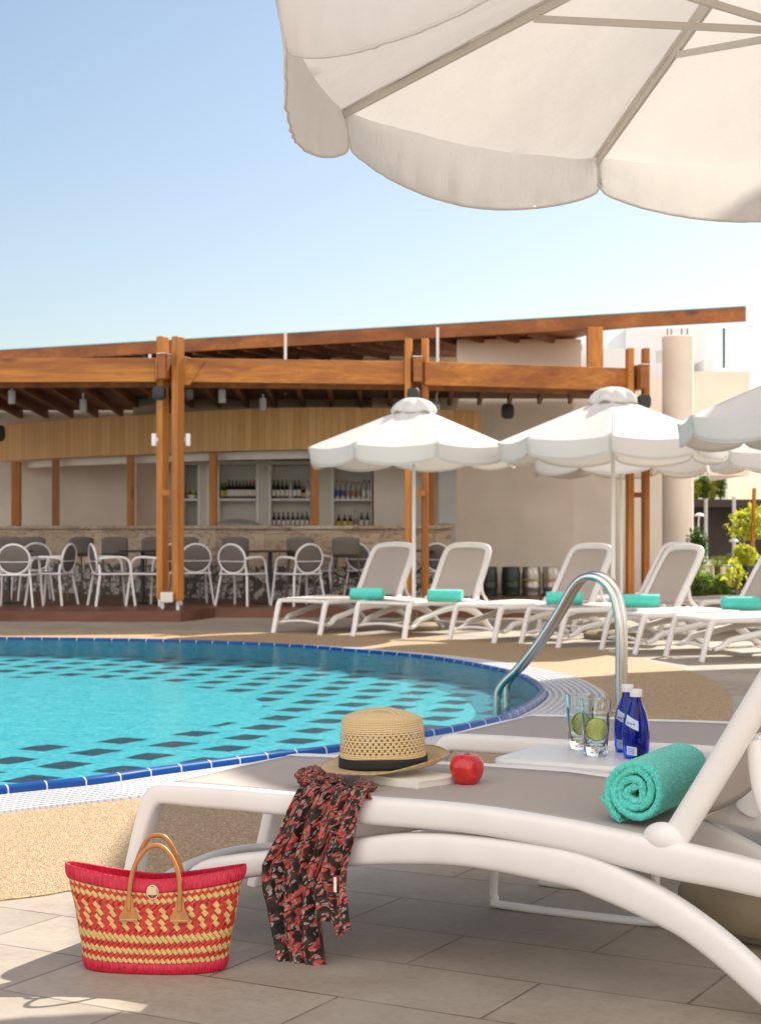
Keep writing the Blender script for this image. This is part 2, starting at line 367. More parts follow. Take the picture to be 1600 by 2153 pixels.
def glass(name,c,ior=1.45,rough=0):
    n=N(name); n.set(Roughness=rough,IOR=ior); n.b.inputs['Transmission Weight'].default_value=1; n.b.inputs['Base Color'].default_value=(*c,1); return n.mat
MAT['glass']=glass('clear_glass',(.96,.99,.98)); MAT['drink']=None
def clearwater():
    n=N('water_drink'); fr=n.n('ShaderNodeFresnel'); fr.inputs[0].default_value=1.2; tr=n.n('ShaderNodeBsdfTransparent'); tr.inputs[0].default_value=(.93,.96,.96,1)
    gl=n.n('ShaderNodeBsdfGlossy'); gl.inputs['Roughness'].default_value=.05; ms=n.n('ShaderNodeMixShader'); n.l(fr.outputs[0],ms.inputs[0]); n.l(tr.outputs[0],ms.inputs[1]); n.l(gl.outputs[0],ms.inputs[2]); n.l(ms.outputs[0],n.out.inputs[0]); return n.mat
MAT['drink']=clearwater()
MAT['blueglass']=glass('cobalt_glass',(.015,.05,.62),1.4,.03)
MAT['concrete']=plain('brown_beige_concrete',(.27,.215,.14),.85,.12,7,bump=.4,bsc=120)
MAT['darkrub']=plain('dark_rubber',(.03,.028,.025),.8)
MAT['leather']=plain('tan_leather',(.46,.19,.05),.45,.18,30,bump=.15,bsc=200)
MAT['stitch']=plain('cream_thread',(.75,.62,.42),.8)
MAT['straw']=plain('natural_palm_strip',(.62,.44,.16),.6,.22,120,bump=.4,bsc=400)
MAT['red']=plain('red_palm_strip',(.55,.030,.018),.5,.3,120,bump=.4,bsc=400)
MAT['darkred']=plain('dark_red_backing',(.22,.012,.012),.8)
def raffia():
    n=N('crimson_raffia'); f=n.noise(n.map('Object',scale=(1,1,.08)),260,4,.7)
    n.col(n.ramp(f,[(.3,(.30,.005,.02)),(.55,(.62,.012,.05)),(.75,(.80,.06,.11))])); n.set(Roughness=.45); n.bump(f,.7,.004); return n.mat
MAT['raffia']=raffia()
def terry(name,c,sc=220):
    n=N(name); f=n.noise(n.map(),sc,4,.7); g=n.noise(n.map(),18,4)
    n.col(n.mix(f,tuple(x*.55 for x in c),c)); f2=n.ramp(f,[(.38,(0,0,0)),(.6,(1,1,1))]); n.col(n.mix(n.ramp(g,[(.35,(0,0,0)),(.7,(.4,.4,.4))]),n.mix(f2,tuple(x*.6 for x in c),tuple(min(1,x*1.15) for x in c)),tuple(x*.75 for x in c)))
    n.set(Roughness=1); n.b.inputs['Sheen Weight'].default_value=.35; n.bump(f,.9,.006); return n.mat
MAT['towel']=terry('turquoise_terry',(.12,.84,.72))
def hatmat(holes):
    n=N('straw_weave_open' if holes else 'straw_weave'); sx=n.n('ShaderNodeSeparateXYZ'); n.l(n.tc.outputs['UV'],sx.inputs[0]); u,v=sx.outputs[0],sx.outputs[1]
    def wv(a,b,k): 
        return n.math('SINE',n.math('ADD',n.math('MULTIPLY',u,a),n.math('MULTIPLY',v,b)))
    A=wv(2*PI*75,2*PI*17,0); B=wv(2*PI*75,-2*PI*17,0); h=n.math('MULTIPLY',A,B)
    n.col(n.mix(n.ramp(h,[(0,(0,0,0)),(.45,(1,1,1))]),(.70,.49,.23),n.mix(n.noise(n.map(),25,3),(.95,.77,.49),(.87,.66,.38)))); n.set(Roughness=.55); n.bump(h,.7,.002)
    if holes:
        # real open-work: lozenge holes in a belt round the crown
        a=n.math('FRACT',n.math('ADD',n.math('MULTIPLY',u,46),n.math('MULTIPLY',v,11))); b=n.math('FRACT',n.math('SUBTRACT',n.math('MULTIPLY',u,46),n.math('MULTIPLY',v,11)))
        da=n.math('ABSOLUTE',n.math('SUBTRACT',a,.5)); db=n.math('ABSOLUTE',n.math('SUBTRACT',b,.5))
        r=n.math('LESS_THAN',n.math('ADD',n.math('POWER',da,2),n.math('POWER',db,2)),.062)
        band=n.math('MULTIPLY',n.math('GREATER_THAN',v,.20),n.math('LESS_THAN',v,.50))
        al=n.math('SUBTRACT',1,n.math('MULTIPLY',r,band)); n.l(al,n.b.inputs['Alpha'])
    return n.mat
MAT['straw_hat']=hatmat(True); MAT['straw_brim']=hatmat(False)
MAT['ribbon']=plain('black_ribbon',(.012,.012,.012),.7,.2,90)
def scarf():
    n=N('floral_chiffon'); uv=n.map('UV',scale=(1.0,2.1,1),rot=(0,0,R(-28)))
    d=n.noise(uv,9,3); off=n.n('ShaderNodeVectorMath',operation='ADD'); n.l(uv,off.inputs[0]); cc=n.n('ShaderNodeCombineXYZ'); n.l(n.math('MULTIPLY',d,.13),cc.inputs[0]); n.l(n.math('MULTIPLY',d,.1),cc.inputs[1]); n.l(cc.outputs[0],off.inputs[1])
    st=n.map(off.outputs[0],scale=(1.0,.50,1))
    v=n.n('ShaderNodeTexVoronoi'); n.l(st,v.inputs[0]); v.inputs['Scale'].default_value=25
    v2=n.n('ShaderNodeTexVoronoi'); n.l(n.map(st,loc=(3.1,1.7,0)),v2.inputs[0]); v2.inputs['Scale'].default_value=38
    fl=n.noise(st,70,4,.75)
    c=n.ramp(n.noise(st,15,3),[(.40,(.012,.010,.009)),(.62,(.085,.055,.04))])
    red=n.ramp(fl,[(.35,(.33,.03,.03)),(.5,(.70,.10,.085)),(.66,(.80,.30,.28))])
    m=n.math('LESS_THAN',n.math('ADD',v.outputs['Distance'],n.math('MULTIPLY',fl,.35)),.61); c=n.mix(m,c,red)
    pal=n.ramp(fl,[(.38,(.22,.12,.10)),(.52,(.62,.48,.43))]); m2=n.math('LESS_THAN',n.math('ADD',v2.outputs['Distance'],n.math('MULTIPLY',fl,.3)),.47); c=n.mix(m2,c,pal)
    n.col(c); n.set(Roughness=.65); tr=n.n('ShaderNodeBsdfTranslucent'); n.l(c,tr.inputs[0]); ms=n.n('ShaderNodeMixShader'); ms.inputs[0].default_value=.3
    n.bump(n.noise(n.map('UV'),30,3),.3,.004)
    n.l(n.b.outputs[0],ms.inputs[1]); n.l(tr.outputs[0],ms.inputs[2]); n.l(ms.outputs[0],n.out.inputs[0]); return n.mat
MAT['scarf']=scarf()
def apple():
    n=N('red_apple_skin'); f=n.noise(n.map(scale=(1,1,.25)),60,5,.7,.6); g=n.noise(n.map(),9,3)
    n.col(n.mix(n.ramp(g,[(.4,(0,0,0)),(.75,(.5,.5,.5))]),n.ramp(f,[(.35,(.42,.006,.010)),(.6,(.62,.014,.014)),(.8,(.72,.12,.04))]),(.70,.07,.04))); n.set(Roughness=.22); n.b.inputs['Coat Weight'].default_value=.3; return n.mat
MAT['apple']=apple()
MAT['paper']=plain('page_block',(.84,.81,.72),.9,.08,200); MAT['cover']=plain('cream_book_cover',(.86,.83,.74),.5,.04,10)
MAT['lime']=plain('lime_pulp',(.84,.93,.22),.35,.15,60); MAT['rind']=plain('lime_rind',(.16,.42,.02),.4,.1,20)
MAT['cap']=plain('white_screw_cap',(.78,.78,.77),.35); MAT['label']=plain('pale_blue_paper_label',(.55,.66,.82),.6,.1,60)
MAT['ink']=plain('blue_ink',(.03,.08,.4),.5)
def leafm(name,c,c2):
    n=N(name); oi=n.noise(n.map(),4,3); n.col(n.mix(oi,c,c2)); n.set(Roughness=.5)
    tr=n.n('ShaderNodeBsdfTranslucent'); tr.inputs[0].default_value=(*[min(1,x*1.8) for x in c2],1); ms=n.n('ShaderNodeMixShader'); ms.inputs[0].default_value=.4
    n.l(n.b.outputs[0],ms.inputs[1]); n.l(tr.outputs[0],ms.inputs[2]); n.l(ms.outputs[0],n.out.inputs[0]); return n.mat
MAT['leaf']=leafm('green_leaf',(.05,.10,.012),(.14,.22,.03)); MAT['leaf_y']=leafm('lime_green_leaf',(.20,.26,.02),(.38,.40,.03)); MAT['leaf_d']=leafm('dark_green_leaf',(.02,.05,.012),(.05,.10,.02))
MAT['bark']=plain('brown_bark',(.16,.10,.06),.9,.2,20); MAT['shade_cloth']=plain('dark_brown_shade_cloth',(.055,.042,.036),.9,.2,3)
MAT['keg_dark']=plain('dark_green_keg_coat',(.035,.05,.04),.35,.1,8); MAT['keg_steel']=plain('dull_keg_steel',(.5,.47,.43),.32,.08,9,metal=.85); MAT['yellow']=plain('yellow_band',(.65,.42,.05),.5)
# ------------------------------------------------------------------ ground, pool
PC=Vector((-3.2,12.4))
inner=[(0,1669),(175,1651),(306,1632),(437,1614),(547,1599),(700,1581),(894,1548),(1000,1528),(1059,1512),(1112,1484),(1133,1460),(1104,1434),(1066,1420),(995,1404),(887,1387),(731,1373),(600,1363),(350,1353),(0,1348)]
ipts=[G(a,b).xy for a,b in inner]
ipts=ipts+[Vector(p) for p in [(-6.2,17.8),(-8.3,16.0),(-9.2,12.5),(-8.6,8.6),(-7.0,6.3),(-4.9,5.6),(-3.0,6.45)]]
outl=[v.xy for v in catmull([(p[0],p[1],0) for p in ipts],10,True)]
def radial(poly,th):
    d=Vector((cos(th),sin(th))); best=None
    for i in range(len(poly)):
        a=poly[i]-PC; b=poly[(i+1)%len(poly)]-PC; e=b-a; den=d.x*e.y-d.y*e.x
        if abs(den)<1e-9: continue
        t=(a.x*e.y-a.y*e.x)/den; u=(a.x*d.y-a.y*d.x)/den
        if t>0 and -1e-6<=u<=1+1e-6: best=t if best is None else max(best,t)
    return best
NR=720
TH=[2*PI*k/NR for k in range(NR)]
RP=[radial(outl,t) for t in TH]
def ringpts(r,z,off=0): return [Vector((PC.x+(r[k]+off)*cos(TH[k]),PC.y+(r[k]+off)*sin(TH[k]),z)) for k in range(NR)]
# true outward offset of the pool outline
base=ringpts(RP,0)
nor=[]
for k in range(NR):
    t=(base[(k+2)%NR]-base[k-2]); nor.append(Vector((t.y,-t.x,0)).normalized())
def offs(d,z): return [base[k]+nor[k]*d+Vector((0,0,z)) for k in range(NR)]
arc=[0]
for k in range(NR): arc.append(arc[-1]+(base[(k+1)%NR]-base[k]).length)
def band(loops,ds=None):
    m=M(); vs=[];uvs=[];
    for j,l in enumerate(loops):
        for k in range(NR+1): vs.append(l[k%NR]); uvs.append((arc[k],ds[j] if ds else j))
    fs=[(j*(NR+1)+k,(j+1)*(NR+1)+k,(j+1)*(NR+1)+k+1,j*(NR+1)+k+1) for j in range(len(loops)-1) for k in range(NR)]
    fs=[f[::-1] for f in fs]
    m.add(vs,fs,uvs); return m
gout=[(-4,19.3),(-1.5,19.0),(.6,18.0),(1.9,16.4),(2.45,14.6),(2.55,12.6),(2.2,10.6),(1.6,8.9),(.9,7.5),(.15,6.6)]+[tuple(G(*q).xy) for q in [(513,1846),(150,1875),(0,1896)]]+[(-2.6,4.6),(-4.8,3.6),(-8,4.2),(-10.5,8),(-11,13),(-9.8,17.3),(-7,19.2)]
gpoly=[v.xy for v in catmull([(a,b,0) for a,b in gout],10,True)]
RG=[radial(gpoly,t) for t in TH]
tag(band([ringpts(RG,0),ringpts([400]*NR,0)]).build('paving',MAT['paving'],sm=False,mw=Matrix()),kind='structure',label='beige sandstone paving round the pool')
tag(band([offs(.485,.0),ringpts(RG,0.004),ringpts(RG,-.1)]).build('gravel_surround',MAT['gravel'],sm=False,mw=Matrix()),kind='structure',label='golden resin bound gravel round the pool')
gl=[];gd=[]
for j in range(9):
    a=.062+j*.046
    for (o,z) in ((0,-.012),(.006,.006),(.026,.006),(.032,-.012)): gl.append(offs(a+o,z)); gd.append(a+o)
gl.append(offs(.49,-.02)); gd.append(.49)
tag(band(gl,gd).build('overflow_grating',MAT['grate'],mw=Matrix()),kind='structure',label='white ribbed overflow grating round the pool')
el=[offs(a,z) for a,z in ((0,.012),(0,.028),(.008,.038),(.026,.042),(.044,.038),(.054,.026),(.058,-.01))]
tag(band(el).build('pool_edge_tiles',MAT['cobalt'],mw=Matrix()),kind='structure',label='cobalt blue glazed tiles along the pool edge')
DP=-.145
fm=M(); fm.mi=0
tag(band([offs(0,.0125),offs(-.002,DP)]).build('pool_wall',MAT['pool_wall'],mw=Matrix()),kind='structure')
L0=offs(0,DP); L1=offs(-.45,DP); L2=offs(-3.0,DP)
pm=M(); 
for mi,(a,b) in enumerate(((L1,L0),(None,L1))):
    if a is None: continue
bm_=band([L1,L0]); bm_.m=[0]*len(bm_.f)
L2=[Vector((PC.x+(l.x-PC.x)*.60,PC.y+(l.y-PC.y)*.54,DP)) for l in L1]
b2=band([L2,L1]); c0=len(bm_.v); bm_.v+=b2.v; bm_.f+=[[i+c0 for i in f] for f in b2.f]; bm_.m+=[1]*len(b2.f); bm_.uv+=b2.uv
c0=len(bm_.v); bm_.v+=L2+[Vector((PC.x,PC.y,DP))]
for k in range(NR): bm_.f.append([c0+k,c0+(k+1)%NR,c0+NR]); bm_.m.append(2); bm_.uv.append([(0,0)]*3)
tag(bm_.build('pool_floor',[MAT['pool_edge_shade'],MAT['pool_pattern'],MAT['pool_plain']],sm=False,mw=Matrix()),kind='structure',label='turquoise mosaic pool floor with dark blue blocks')
wl=offs(.002,.020); wm=M(); wm.add(wl+[Vector((PC.x,PC.y,.020))],[(k,(k+1)%NR,NR) for k in range(NR)])
tag(wm.build('water',MAT['water'],sm=False,mw=Matrix()),kind='structure',label='clear turquoise pool water')
# ------------------------------------------------------------------ loungers
DL=Vector((.8756,-.483,0)).normalized(); PL=Vector((-DL.y,DL.x,0)); PERP=3.963
k_=(.44-H); P0=G(330,1648,.44); S0=P0.dot(DL)
def side(px,py):
    r=Vector(((px-800)/F,1,(YH-py)/F)); t=PERP/r.dot(PL); p=CAM+r*t; return (p.dot(DL)-S0,p.z)
def pair(x,a,b):
    s0,z0=side(x,a); s1,z1=side(x,b); return ((s0+s1)/2,(z0+z1)/2,(z0-z1)/2)
WD=.72
rail=[pair(*q) for q in ((352,1647,1690),(420,1650,1697),(520,1658,1706),(620,1667,1716),(777,1675,1733),(979,1691,1750),(1184,1722,1785),(1315,1748,1822),(1416,1768,1848),(1520,1792,1868),(1600,1812,1886))]
arch=[pair(*q) for q in ((437,1809,1852),(512,1795,1847),(582,1787,1838),(670,1776,1825),(755,1763,1820),(865,1751,1817),(1000,1757,1824),(1184,1781,1861),(1262,1805,1887),(1375,1861,1937),(1450,1908,1977),(1525,1966,2034),(1600,2034,2101))]
def make_lounger(label):
    t=thing('sun_lounger',label,'sun lounger',group='white sun loungers with taupe slings')
    s_end=rail[-1][0]
    for k,y in enumerate((0,WD)):
        # side frame: front leg turning into the long rail
        lg=[side(254,1972),side(272,1880),side(292,1790),side(306,1735),side(318,1695),side(332,1674)]
        path=[(s,y,max(z,.0)) for s,z in lg]+[(s,y,z) for s,z,h in rail]+[(s_end+.22,y,rail[-1][1]-.02),(s_end+.40,y,rail[-1][1]-.045)]
        hh=[.021,.022,.024,.026,.029,.031]+[h for _,_,h in rail]+[.034,.03]
        pp=catmull(path,4); h2=[]
        for i in range(len(hh)-1):
            for j in range(4): h2.append(hh[i]+(hh[i+1]-hh[i])*j/4)
        h2.append(hh[-1])
        M().sweep(pp,.031,h2,n=(0,1,0),seg=24,p=.55).build('side_rail',MAT['white'],t)
        s1,z1=arch[0][0],arch[0][1]
        ap=[(.012,y,.125,.022),(.10,y,.150,.026)]+[(a,y,b,c) for a,b,c in arch]
        a,b,c=arch[-1]; ap+=[(a+.075,y,b-.06,c*.92),(a+.125,y,.012,c*.8)]
        pp=catmull([q[:3] for q in ap],4); hh=[q[3] for q in ap]; h2=[]
        for i in range(len(hh)-1):
            for j in range(4): h2.append(hh[i]+(hh[i+1]-hh[i])*j/4)
        h2.append(hh[-1])
        M().sweep(pp,.029,h2,n=(0,1,0),seg=24,p=.6).build('arched_leg',MAT['white'],t)
        sg,zg=side(1380,1745)
        M().ball((sg+.018,y,zg-.020),.052,.033,.040,24,16).build('hinge',MAT['white'],t)
    zt=rail[0][1]
    M().sweep([(.012,0,zt),(.004,WD*.25,zt+.002),(.002,WD*.5,zt+.003),(.004,WD*.75,zt+.002),(.012,WD,zt)],.024,.028,seg=12).build('foot_bar',MAT['white'],t)
    M().sweep(catmull([(-.03,0,.13),(-.035,WD*.25,.155),(-.035,WD*.5,.165),(-.035,WD*.75,.155),(-.03,WD,.13)],4),.018,.024,seg=10).build('lower_bar',MAT['white'],t)
    M().sweep([(s_end+.38,0,rail[-1][1]-.04),(s_end+.40,WD/2,rail[-1][1]-.04),(s_end+.38,WD,rail[-1][1]-.04)],.024,.028,seg=10).build('head_bar',MAT['white'],t)
    M().sweep([(s_end+.01,.01,.10),(s_end+.01,WD-.01,.10)],.016,.018,seg=10).build('rear_stretcher',MAT['white'],t)
    hs=side(1380,1745)[0]
    zr=lambda s: lerp([(a,b+c) for a,b,c in rail],s)
    def bed(u,v):
        s=.02+(hs-.03)*u; y=.02+(WD-.04)*v; return (s,y,zr(s)-.006-.012*sin(PI*v)*min(1,u*6))
    M().grid(bed,40,10).build('bed_sling',MAT['sling'],t,solid=.004)
    # backrest
    a0=side(1396,1742); a1=side(1600,1400); ang=math.atan2(a1[1]-a0[1],a1[0]-a0[0]); L=.80
    def bp(d,y,o=0): return (hs+.045+d*cos(ang)-o*sin(ang),y,side(1380,1745)[1]-.012+d*sin(ang)+o*cos(ang))
    i_=.038
    pth=[bp(-.045,i_-.012),bp(.05,i_-.006),bp(.2,i_),bp(.45,i_),bp(L-.12,i_+.01),bp(L-.035,i_+.045),bp(L,i_+.13),bp(L+.012,WD/2),bp(L,WD-i_-.13),bp(L-.035,WD-i_-.045),bp(L-.12,WD-i_-.01),bp(.45,WD-i_),bp(.2,WD-i_),bp(.05,WD-i_+.006),bp(-.045,WD-i_+.012)]
    M().sweep(catmull(pth,5),.034,.041,seg=18,p=.8).build('back_frame',MAT['white'],t)
    def bs(u,v):
        d=.03+(L-.05)*u; w=(WD/2-i_-.02)*(1-.09*smooth(.85,1,u)**2); y=WD/2+(2*v-1)*w; o=-.018*sin(PI*v)+.012
        return bp(d,y,o)
    M().grid(bs,20,8).build('back_sling',MAT['sling'],t,solid=.004)
    for y in (.055,WD-.055):
        q=[bp(.30,y,-.035),(hs+.26,y,.50),(hs+.36,y,.40),(hs+.42,y,rail[-1][1]-.01)]
        M().sweep(catmull(q,5),.018,.022,n=(0,1,0),seg=10).build('back_support',MAT['white'],t)
    q=[bp(.30,.055,-.035),bp(.30,WD/2,-.045),bp(.30,WD-.055,-.035)]
    M().sweep(q,.014,.014,seg=8).build('support_bar',MAT['white'],t)
    return t
LR=math.atan2(DL.y,DL.x)
O1=DL*S0+PL*PERP
lounger=make_lounger('white sun lounger in the foreground with the straw hat, book and apple on it')
lounger.location=(O1.x,O1.y,0); lounger.rotation_euler=(0,0,LR)
ML=Matrix.Translation((O1.x,O1.y,0))@Matrix.Rotation(LR,4,'Z')
MI=ML.inverted()
p2=G(938,1545,.44)
dup(lounger,(p2.x,p2.y,0),LR,'white sun lounger behind the small drinks table, next to the pool ladder')
bgL=[(686,1335,37,'leftmost white lounger of the far row, nearest the chairs of the bar'),(862,1342,35,'white lounger in front of the double timber post and leftmost open parasol'),
 (1055,1352,50,'white lounger in front of the metal kegs in the far row'),(1193,1362,62,'white lounger in the far row seen through the pool ladder arch'),
 (1357,1376,70,'white lounger of the far row just right of the pool ladder'),(1499,1392,72,'rightmost and nearest white lounger of the far row at the picture edge')]
for px,py,ph,lb in bgL:
    g=G(px,py); dup(lounger,(g.x,g.y,0),R(90-ph),lb,(.88,.93,.87))
for g,ph,lb in (((2.27,19.15,0),60,'empty white lounger half hidden behind the far row, by the round column'),((3.55,18.6,0),66,'empty white lounger behind the far row, below the garden')):
    dup(lounger,g,R(90-ph),lb,(.88,.93,.87))
# ------------------------------------------------------------------ rolled towels
def towel_mesh(rad,length,turns=3.3,th=.0195,hi=True):
    m=M(); n=int(turns*(44 if hi else 20)); nv=26 if hi else 6; pts=[]
    for i in range(n+1):
        t=i/n; a=-t*turns*2*PI; r=rad*(.12+.88*(1-t))
        if hi: r+=.0035*sin(a*1.3+1)+.002*sin(a*3.1)
        sq=1-.10*max(0,-sin(a))*(1-t)
        pts.append((r*cos(a),r*sin(a)*sq))
    pts.insert(0,(rad*.55+.0,-rad*1.02)); 
    def fn(u,v):
        i=u*(len(pts)-1); j=int(min(i,len(pts)-2)); f=i-j; a,b=pts[j],pts[j+1]; x=a[0]+(b[0]-a[0])*f; z=a[1]+(b[1]-a[1])*f
        y=length*v
        e=(.012*fbm((u*9,v*2,3.3)) if hi else 0)*(1 if v in (0,1) else .0)
        d=.0022*fbm((x*60,y*60,z*60)) if hi else 0
        return (x*(1+d*8)+d,y+e*(1 if v>.5 else 1),z+d)
    m.grid(fn,len(pts)-1,nv); return m,th
m,th=towel_mesh(.081,.42,3.6,.020)
tc=MI@G(1368,1668,.44+.078)
o=m.build('towel',MAT['towel'],solid=th,mw=ML@Matrix.Translation((1.415,.10,.508))@Matrix.Rotation(R(2),4,'Z')@Matrix.Rotation(R(110),4,'Y'))
tag(o,'turquoise terry towel rolled up on the foreground lounger against its backrest','towel','rolled turquoise towels on the loungers')
tx=bpy.data.textures.new('terry','CLOUDS'); tx.noise_scale=.0065
sb=o.modifiers.new('sub','SUBSURF'); sb.levels=2; sb.render_levels=2
dm=o.modifiers.new('disp','DISPLACE'); dm.texture=tx; dm.strength=.008; dm.mid_level=.5; dm.texture_coords='LOCAL'
m,th=towel_mesh(.068,.37,2.6,.018,False); tp=m.build('towel',MAT['towel'],solid=th,mw=Matrix())
lbs=['rolled turquoise towel on the leftmost lounger of the far row','rolled turquoise towel on the lounger in front of the double timber post','rolled turquoise towel seen behind the top of the pool ladder','rolled turquoise towel just right of the pool ladder','rolled turquoise towel at the right edge of the picture, on the nearest far lounger']
for (px,py,ph,lb) in zip((772,936,1187,1347,1558),(1262,1266,1272,1278,1284),(15,15,12,5,-2),lbs):
    g=G(px,py,.385); q=tp if px==772 else tp.copy()
    if px!=772: scene.collection.objects.link(q)
    r=R(-90-ph); q.matrix_world=Matrix.Translation((g.x,g.y,.385+.075))@Matrix.Rotation(r,4,'Z')@Matrix.Translation((0,-.185,0))
    tag(q,lb,'towel','rolled turquoise towels on the loungers')
# ------------------------------------------------------------------ parasols
def make_parasol(label,Rr,zr,apex,drop,matc,fine=1,rot=0.0,base=True,vent=True,pole=.022,group=None,arm=.55):
    t=thing('parasol',label,'parasol',group=group)
    A=[rot+2*PI*k/8 for k in range(8)]
    zs=lambda f,s: zr+(apex-zr)*(1-f)-.010*Rr*sin(PI*s)*f*1.6+ (.03*Rr)*0
    m=M(); nu=14*fine; nv=12*fine; nd=5*fine
    for k in range(8):
        a,b=A[k],A[(k+1)%8] if k<7 else A[0]+2*PI
        P=Vector((cos(a),sin(a),0)); Q=Vector((cos(b),sin(b),0)); mid=(P+Q).normalized()
        def fn(u,v,P=P,Q=Q,mid=mid,k=k):
            d=(P.lerp(Q,u)); s=sin(PI*u)
            if v<=nv/(nv+nd):
                f=v*(nv+nd)/nv; f=.05+.95*f
                p=d*(Rr*f); p.z=zs(f,u)-.012*Rr*s*f
                if fine>1: p.z+=.007*fbm((p.x*3+k,p.y*3,1))+.003*fbm((p.x*11+k,p.y*11,5))
                return p
            g=(v-nv/(nv+nd))*(nv+nd)/nd
            depth=drop*((.52+.48*s**.42) if fine>1 else (.66+.34*s**.35))
            p=d*Rr; p.z=zs(1,u)-.012*Rr*s-depth*g
            bulge=(.045 if fine>1 else .022)*s*sin(g*PI*.6)*Rr/1.6-.03*g*(1-s)
            p+=mid*bulge
            if fine>1: p+=mid*((.008*fbm((u*16+k*5,g*1.5,2))+.006*fbm((u*48+k*9,g*1.2,6)))*g)
            return p
        m.grid(fn,nu,nv+nd)
    cn=m.build('canopy',matc,t,solid=.0015)
    # hem of the valance
    hm=M()
    for k in range(8):
        a,b=A[k],A[k]+2*PI/8; P=Vector((cos(a),sin(a),0)); Q=Vector((cos(b),sin(b),0)); mid=(P+Q).normalized(); pts=[]
        for i in range(nu+1):
            u=i/nu; s=sin(PI*u); p=P.lerp(Q,u)*Rr; p.z=zs(1,u)-.012*Rr*s-drop*((.52+.48*s**.42) if fine>1 else (.66+.34*s**.35)); p+=mid*((.045 if fine>1 else .022)*s*sin(PI*.6)*Rr/1.6-.03*(1-s)); p+=mid*((.008*fbm((u*16+k*5,1.5,2))+.006*fbm((u*48+k*9,1.2,6))) if fine>1 else 0); pts.append(p)
        hm.tube([q+Vector((0,0,.004)) for q in pts],.0045,6)
    hm.build('hem',matc,cn)
    for a in A:
        d=Vector((cos(a),sin(a),0)); p=d*.05+Vector((0,0,apex-.05)); q=d*(Rr*.995)+Vector((0,0,zr-.018))
        M().bar(p,q,.013,.024).build('rib',MAT['alu'],t)
        if fine>1: M().bar(d*.08+Vector((0,0,apex-.028)),d*(Rr*.995)+Vector((0,0,zr-.0035)),.042,.002).build('seam_pocket',matc,cn)
        p=d*.04+Vector((0,0,zr+.04)) ; f=arm; q=d*(Rr*f)+Vector((0,0,zr+(apex-zr)*(1-f)-.04))
        M().bar(p,q,.012,.022).build('strut',MAT['alu'],t)
    M().lathe([(.045,zr-.02),(.05,zr),(.05,zr+.08),(.04,zr+.1)],seg=16).build('hub',MAT['white_metal'],t)
    M().lathe([(pole,.1),(pole,apex+.03)],seg=14).build('pole',MAT['white_metal'],t)
    if vent:
        r0=Rr*.21; zt=apex+.035
        def ff(r,z,th): 
            w=abs(sin(4*(th-rot))); return (r*(1-.12*(1-w)),z+(.025*w*(r/r0)+.014*sin(th*5+1)*(r/r0)))
        pr=[(r0*1.02,apex-.115),(r0*1.04,apex-.085),(r0*.96,apex-.04),(r0*.78,apex+.01),(r0*.52,apex+.05),(r0*.24,apex+.075),(.001,apex+.085)]
        M().lathe(pr,seg=48,f=ff,close=False).build('vent_cap',matc,t,solid=.002)
    if base:
        b=M().lathe([(.20,0),(.30,.0),(.315,.02),(.315,.055),(.27,.085),(.06,.10),(.04,.10),(.04,.28),(.03,.28)],seg=32); b.build('base',MAT['concrete'],t)
    return t
fg=make_parasol('large cream scalloped parasol overhead seen from underneath, top right',1.605,2.62,2.62+.541,.215,MAT['canopy'],fine=3,rot=2.6218,base=False,group='open parasols',pole=.026)
fg.location=(1.262,5.005,0)
b=M().lathe([(.30,.0),(.31,.025),(.33,.03),(.365,.034),(.375,.05),(.375,.095),(.36,.115),(.30,.15),(.10,.175),(.05,.18),(.05,.42),(.04,.42)],seg=8*5)
bo=b.build('base',MAT['concrete'],fg)
bgp=make_parasol('white parasol standing in front of the bar, leftmost of the open ones',1.235,2.10,2.60,.205,MAT['canopy_white'],rot=R(11),group='open parasols')
g=G(871,1328); bgp.location=(g.x,19.5,0)
for px,Y,rz,sc,lb in ((1289,18.0,25,1,'white parasol beside the pool ladder, second from the left with a puckered cap'),(1722,14.3,8,1,'nearest white parasol of the far row, cut off by the right edge'),
                     (1306,22.6,0,1.0,'white parasol mostly hidden behind the one beside the ladder, close to the wall'),(1700,20.8,15,1.0,'white parasol low at the right edge behind the nearest one')):
    dup(bgp,(X(px,Y),Y,0),R(rz),lb,(sc,sc,sc))
# ------------------------------------------------------------------ side table with drinks
TZ=.468
t=thing('side_table','small white metal side table between the two front loungers','table')
s0,s1,q0,q1=-2.225,-1.69,4.735,5.14
C0=DL*s0+PL*q0; t.location=(C0.x,C0.y,0); t.rotation_euler=(0,0,LR)
WT,DT=s1-s0,q1-q0
pl=[]
for cx,cy,a0 in ((WT-.045,.045,-90),(WT-.045,DT-.045,0),(.045,DT-.045,90),(.045,.045,180)):
    for k in range(6): a=R(a0+k*18); pl.append((cx+.045*cos(a),cy+.045*sin(a)))
m=M().prism(pl,TZ-.028,TZ); m.build('table_top',MAT['white_metal'],t,bev=.010)
for y in (.02,DT-.02):
    pts=[(.022,y,TZ-.02),(.012,y,.30),(.004,y,.08),(.008,y,.03),(.045,y,.012),(WT-.045,y,.012),(WT-.008,y,.03),(WT-.004,y,.08),(WT-.012,y,.30),(WT-.022,y,TZ-.02)]
    M().sweep(catmull(pts,5),.013,.013,seg=12).build('leg_loop',MAT['white_metal'],t)
